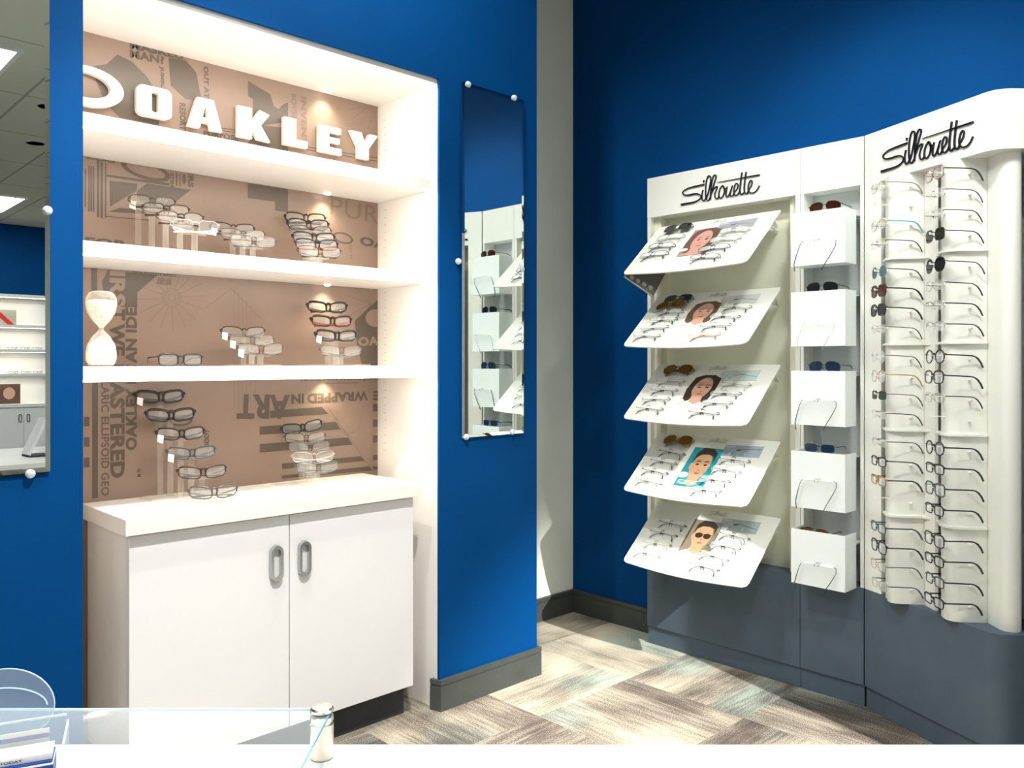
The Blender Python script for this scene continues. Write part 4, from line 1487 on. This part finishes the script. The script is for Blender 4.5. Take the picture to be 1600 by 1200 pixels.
S2 = [
    ('square', 'full', 'rose', LENSW, 'gun', 'pink-rimmed glasses with grey arms'), ('rect', n_, 'gun', LENSW, 'gun', 'frameless grey glasses'), ('rect', n_, 'slate', LENSW, 'black', 'frameless glasses with slate hinges'), ('square', 'thin', 'gun', T_GRN, 'black', 'dark green square sunglasses'),
    ('big', 'thin', 'gun', T_GREY, 'gun', 'big round dark sunglasses'), ('oval', 'thin', 'silver', LENSW, 'black', 'silver oval glasses'), ('rect', 'half', 'silver', LENSW, 'black', 'half-rim silver glasses'), ('rect', 'half', 'silver', LENS, 'gun', 'half-rim silver glasses with grey arms'),
    ('round', 'full', 'brown', LENS, 'black', 'brown-rimmed round glasses'), ('square', 'full', 'brown', LENS, 'black', 'brown-rimmed square glasses'), ('rect', 'thin', 'silver', LENSW, 'black', 'thin silver glasses'), None,
    ('round', 'full', 'black', LENS, 'black', 'black-rimmed round glasses'), ('rect', 'full', 'black', LENS, 'black', 'black-rimmed rectangular glasses'), ('square', 'full', 'slate', LENS, 'black', 'dark slate square glasses'), ('rect', 'full', 'black', LENS, 'black', 'glossy black rectangular glasses'),
    ('square', 'full', 'brown', LENS, 'black', 'dark brown square glasses'), ('rect', 'full', 'black', LENS, 'black', 'slim black-rimmed glasses'), ('rect', 'full', 'slate', LENS, 'black', 'slate-rimmed rectangular glasses'), ('rect', 'full', 'black', LENS, 'black', 'black-rimmed narrow glasses'),
]
POS = ['first', 'second', 'third', 'fourth']
SEG = ['top', 'second', 'middle', 'fourth', 'bottom']
for side, S, lat, dep in (('left', S1, 1.378, 3.133), ('right', S2, 1.478, 2.917)):
    pl = sheets[side]
    for j, s in enumerate(S):
        seg, k = divmod(j, 4)
        z = Z0 - DS * seg - DZ * k
        # peg the bridge rests on, and the little arm hook
        lead = 1.417 if side == 'left' else 1.519
        pg = MB().prism(LDP([(lat - .011, dep - .003), (lead + .004, dep - .003), (lead + .004, dep + .003), (lat - .011, dep + .003)]), z - .0030, z + .0006)
        pg.prism(LDP([(lat - .0145, dep - .003), (lat - .011, dep - .003), (lat - .011, dep + .003), (lat - .0145, dep + .003)]), z - .003, z + .005)
        pg.build('peg', DISPW, u3)
        fdep = 3.093 if side == 'left' else 2.877
        hl = lat + .102
        MB().prism(LDP([(hl - .004, fdep - .017), (hl + .004, fdep - .017), (hl + .004, fdep + .002), (hl - .004, fdep + .002)]), z - .0165, z - .0120).build('arm_hook', DISPW, u3)
        if s is None:
            continue
        shp, rim, frm, ln, arm, lab = s
        M3 = place(*LD(lat + random.uniform(-.003, .002), dep), z, RZ3 + random.uniform(-.02, .02), random.uniform(-.035, -.005))
        kw = SUN if 'sunglasses' in lab else {}
        glasses(M3, f'{lab}, {POS[k]} in the {SEG[seg]} section, {side} rack column', 'glasses on the angled rack', shp, rim, frm, ln, arm, arm_len=.139, **kw)

# ------------------------------------------------------------------ foreground desk
desk = thing('desk', 'white desk in the foreground with the acrylic riser on it', 'desk', (*LD(0, 1.0), 0), TH - PI / 2)
ZD = .76
MB().box(-1.15, 1.15, -.40, .333, ZD - .04, ZD).build('desktop', DESKM, desk, bevel=.002)
MB().box(-1.12, -1.08, -.38, .30, 0, ZD - .041).build('side_leg', DESKM, desk)
MB().box(1.08, 1.12, -.38, .30, 0, ZD - .041).build('side_leg', DESKM, desk)

# acrylic riser plate on metal standoffs
rs = thing('acrylic_riser', 'clear acrylic riser plate on steel standoffs at the front of the desk', 'riser', (*LD(-.2945, 1.289), ZD + .0005), TH - PI / 2)
so = [(.0165, 0), (.0178, .001), (.0178, .052), (.0150, .0535), (.0150, .0560), (.0178, .0575), (.0178, .064), (.0165, .0655)]
cap = [(.0165, .0705), (.0178, .0715), (.0178, .0755), (.0150, .0780), (.006, .0785)]
for x, y in ((0, 0), (-.60, 0), (0, -.30), (-.60, -.30)):
    MB().lathe(so, x, y, 28).build('standoff', BRASS, rs, smooth=False)
    MB().lathe(cap, x, y, 28).build('standoff_cap', BRASS, rs, smooth=False)
pt = MB()
pt.box(-.615, .012, -.315, .012, .0660, .0700, 0)
pt.build('plate', PLATE, rs)
ed = MB()
ed.box(-.615, .012, .012, .0135, .0660, .0700)
ed.build('plate_edge', EDGE, rs)
ed = MB()
ed.box(.012, .0135, -.315, .0135, .0660, .0700)
ed.build('plate_edge', mat('blue acrylic edge', (.12, .42, .62), .2), rs)

# card holder and clear round-topped panel at the left
ZP = ZD + .0706                                     # top of the riser plate
ch = thing('card_holder', 'clear acrylic holder with blue and white cards at the left end of the riser', 'card holder', (*LD(-.672, 1.070), ZP), TH - PI / 2 + .42)
hb = MB()
hb.box(-.12, .085, .036, .0390, 0, .058)
hb.box(-.12, .085, -.040, -.0375, 0, .006)
hb.box(-.12, .085, -.0375, .036, 0, .002)
hb.build('holder_shell', PLATE, ch)
MB().box(.0855, .0880, -.040, .0390, 0, .050).build('end_plate', PLATE, ch)
eg = MB()
eg.box(-.12, .085, .036, .0390, .058, .0605)
eg.box(.0855, .0880, -.040, .0390, .050, .0515)
eg.build('shell_edge', EDGE, ch)
cs = MB()
cs.box(-.11, .075, -.036, .010, .0025, .025, 0)
cs.box(-.11, .075, -.0362, .0102, .0252, .0270, 1)
cs.box(-.11, .074, -.034, .010, .0272, .0290, 0)
cs.box(-.11, .073, -.028, .010, .0292, .0370, 1)
put_text(cs, 'CARE', (.010, -.0364, .012), (.030, 0, 0), (0, 0, .007), 2, .02)
cs.face([(.050, -.0363, .004), (.060, -.0363, .004), (.063, -.0363, .019), (.057, -.0363, .020)], 1)
put_text(cs, 'PLAN TODAY', (-.005, -.0284, .0315), (.045, 0, 0), (0, 0, .0032), 2, .02)
cs.build('cards', [mat('blue card', (.0, .045, .26), .4), WHT, mat('navy print', (.01, .015, .06), .4)], ch, recalc=False)
cb = MB()
cb.box(-.11, .066, .018, .0192, .0025, .052, 0)
cb.face([(-.11, .0179, .040), (.066, .0179, .040), (.066, .0179, .046), (-.11, .0179, .046)], 1)
put_text(cb, 'VISION', (-.03, .0178, .0405), (.04, 0, 0), (0, 0, .006), 2, .03)
cb.build('white_leaflet', [WHT, mat('leaflet lilac', (.40, .42, .58), .4), mat('sky blue print', (.08, .45, .75), .4)], ch, recalc=False)
rp = thing('acrylic_disc', 'round clear acrylic disc standing on edge behind the card holder', 'acrylic disc', (*LD(-.723, 1.195), ZP), TH - PI / 2)
ol = [(.0650 * math.cos(t * PI / 20), .0505 + .0500 * math.sin(t * PI / 20)) for t in range(40)]
MB().slab([(x, 0, z) for x, z in ol], (0, .004, 0)).build('disc', ACRYLX, rp)
eg = MB()
eg.tube([(x, .002, z) for x, z in ol], .0007, 6, True)
eg.build('rim', EDGE, rp)
eg = MB()
eg.tube([(.056 * math.cos(t * PI / 16), -.0012, .050 + .024 * math.sin(t * PI / 16)) for t in range(17)], .0010, 6)
eg.build('inner_rim', EDGE, rp)

# ------------------------------------------------------------------ what the mirrors show: the far side of the shop
far = thing('shelving_unit', 'white open shelving against the far wall behind the viewer', 'shelving', (0, 0, 0))
fx0, fx1 = 2.05, 3.85
f = MB()
f.box(fx0, fx1, YF - .39, YF - .38, 0.0, 2.55)
f.build('back_panel', MELA, far)
for z in (1.321, 1.690, 2.060):
    MB().box(fx0, fx1, YF - .379, YF - .10, z, z + .04).build('shelf', MELA, far)
MB().box(fx0, fx1, YF - .379, YF - .0, 2.52, 2.555).build('top_panel', MELA, far)
for z in (1.321, 1.690, 2.060, 2.52):  # bare fill lamps added to brighten the far shelves
    l = bpy.data.lights.new('far_fill_lamp', 'AREA')
    l.shape = 'RECTANGLE'
    l.size, l.size_y = 1.7, .03
    l.energy = 5
    l.color = WARM
    o = bpy.data.objects.new('far_fill_lamp', l)
    COL.objects.link(o)
    o.location = (2.95, YF - .13, z - .006)
fc = thing('base_cabinet', 'white low cabinet with oval handles along the far wall', 'cabinet', (0, 0, 0))
MB().box(fx0, fx1, YF - .379, YF - .02, .10, .85).build('body', MELA, fc)
MB().box(fx0, fx1, YF - .379, YF + .02, .855, .905).build('counter_top', MELA, fc)
MB().box(fx0, fx1, YF - .36, YF - .06, 0, .098).build('toe_kick', KICK, fc)
for k in range(4):
    x0 = fx0 + k * .45
    d = MB().box(x0 + .002, x0 + .448, YF - .018, YF, .105, .845).build('door', DOORM, fc)
    pull_handle(-(x0 + (.06 if k % 2 else .40)), -(YF + .0), .690, d)
    h = d.children[0]
    h.rotation_euler = (0, 0, PI)
gk = dict(shape='rect', rim='full', hang='straight')
for k in range(6):
    glasses(place(3.30 + (k % 3) * .17, YF - .16 - .01 * k, (1.386, 1.755)[k // 3], PI), f'dark glasses on the far shelving, {("left", "middle", "right")[k % 3]} of the {("low", "high")[k // 3]} shelf', 'glasses on the far shelving', **gk)
fp = thing('picture_frame', 'black-framed white card on the far shelving', 'picture frame', (2.98, YF - .2, 1.7305), PI)
p = MB()
p.box(-.15, .15, 0, .012, 0, .012)
p.box(-.15, .15, 0, .012, .228, .24)
p.box(-.15, -.138, 0, .012, .012, .228)
p.box(.138, .15, 0, .012, .012, .228)
p.build('frame', INK, fp)
q = MB().box(-.138, .138, .004, .010, .012, .228)
put_text(q, 'Dior', (-.06, .0035, .095), (.12, 0, 0), (0, 0, .05), 1, 0)
q.build('card', [WHT, GREYINK], fp, recalc=False)
fb = thing('photo_card', 'grey and red picture card on the top far shelf', 'photo card', (3.18, YF - .2, 2.1005), PI)
q = MB().box(-.17, .17, 0, .006, 0, .23)
q.face([(-.15, -.001, .0), (-.06, -.001, .0), (.15, -.001, .21), (.15, -.001, .23), (.08, -.001, .23)], 1)
q.build('printed_card', [mat('card warm grey', (.42, .40, .33), .5), RED], fb, recalc=False)
fb = thing('photo_card', 'dark portrait card standing on the far counter', 'photo card', (3.25, YF - .15, .9055), PI)
q = MB().box(-.14, .14, 0, .006, 0, .30)
q.face([(.08 * math.cos(t * PI / 8) + .01, -.001, .16 + .09 * math.sin(t * PI / 8)) for t in range(16)], 1)
q.build('printed_card', [HAIR2, SK1], fb, recalc=False)

tb = thing('table', 'white fitting table in the middle of the shop', 'table', (1.45, -1.75, 0))
MB().box(-.75, .75, -.70, .70, .69, .755).build('tabletop', DESKM, tb, bevel=.003)
for x in (-.6, .6):
    for y in (-.55, .55):
        MB().box(x - .03, x + .03, y - .03, y + .03, 0, .689).build('leg', mat('dark brown wood', (.06, .025, .015), .5), tb)
tm = thing('table_mirror', 'tilted white table mirror on the fitting table', 'mirror', (1.66, -1.6, .7555), PI / 2)
MB().box(-.10, .10, -.10, .04, 0, .012).build('foot', KICK, tm)
MB().slab([(-.09, .03, .0125), (.09, .03, .0125), (.09, -.09, .27), (-.09, -.09, .27)], (0, .018, .006)).build('mirror_panel', MELA, tm)
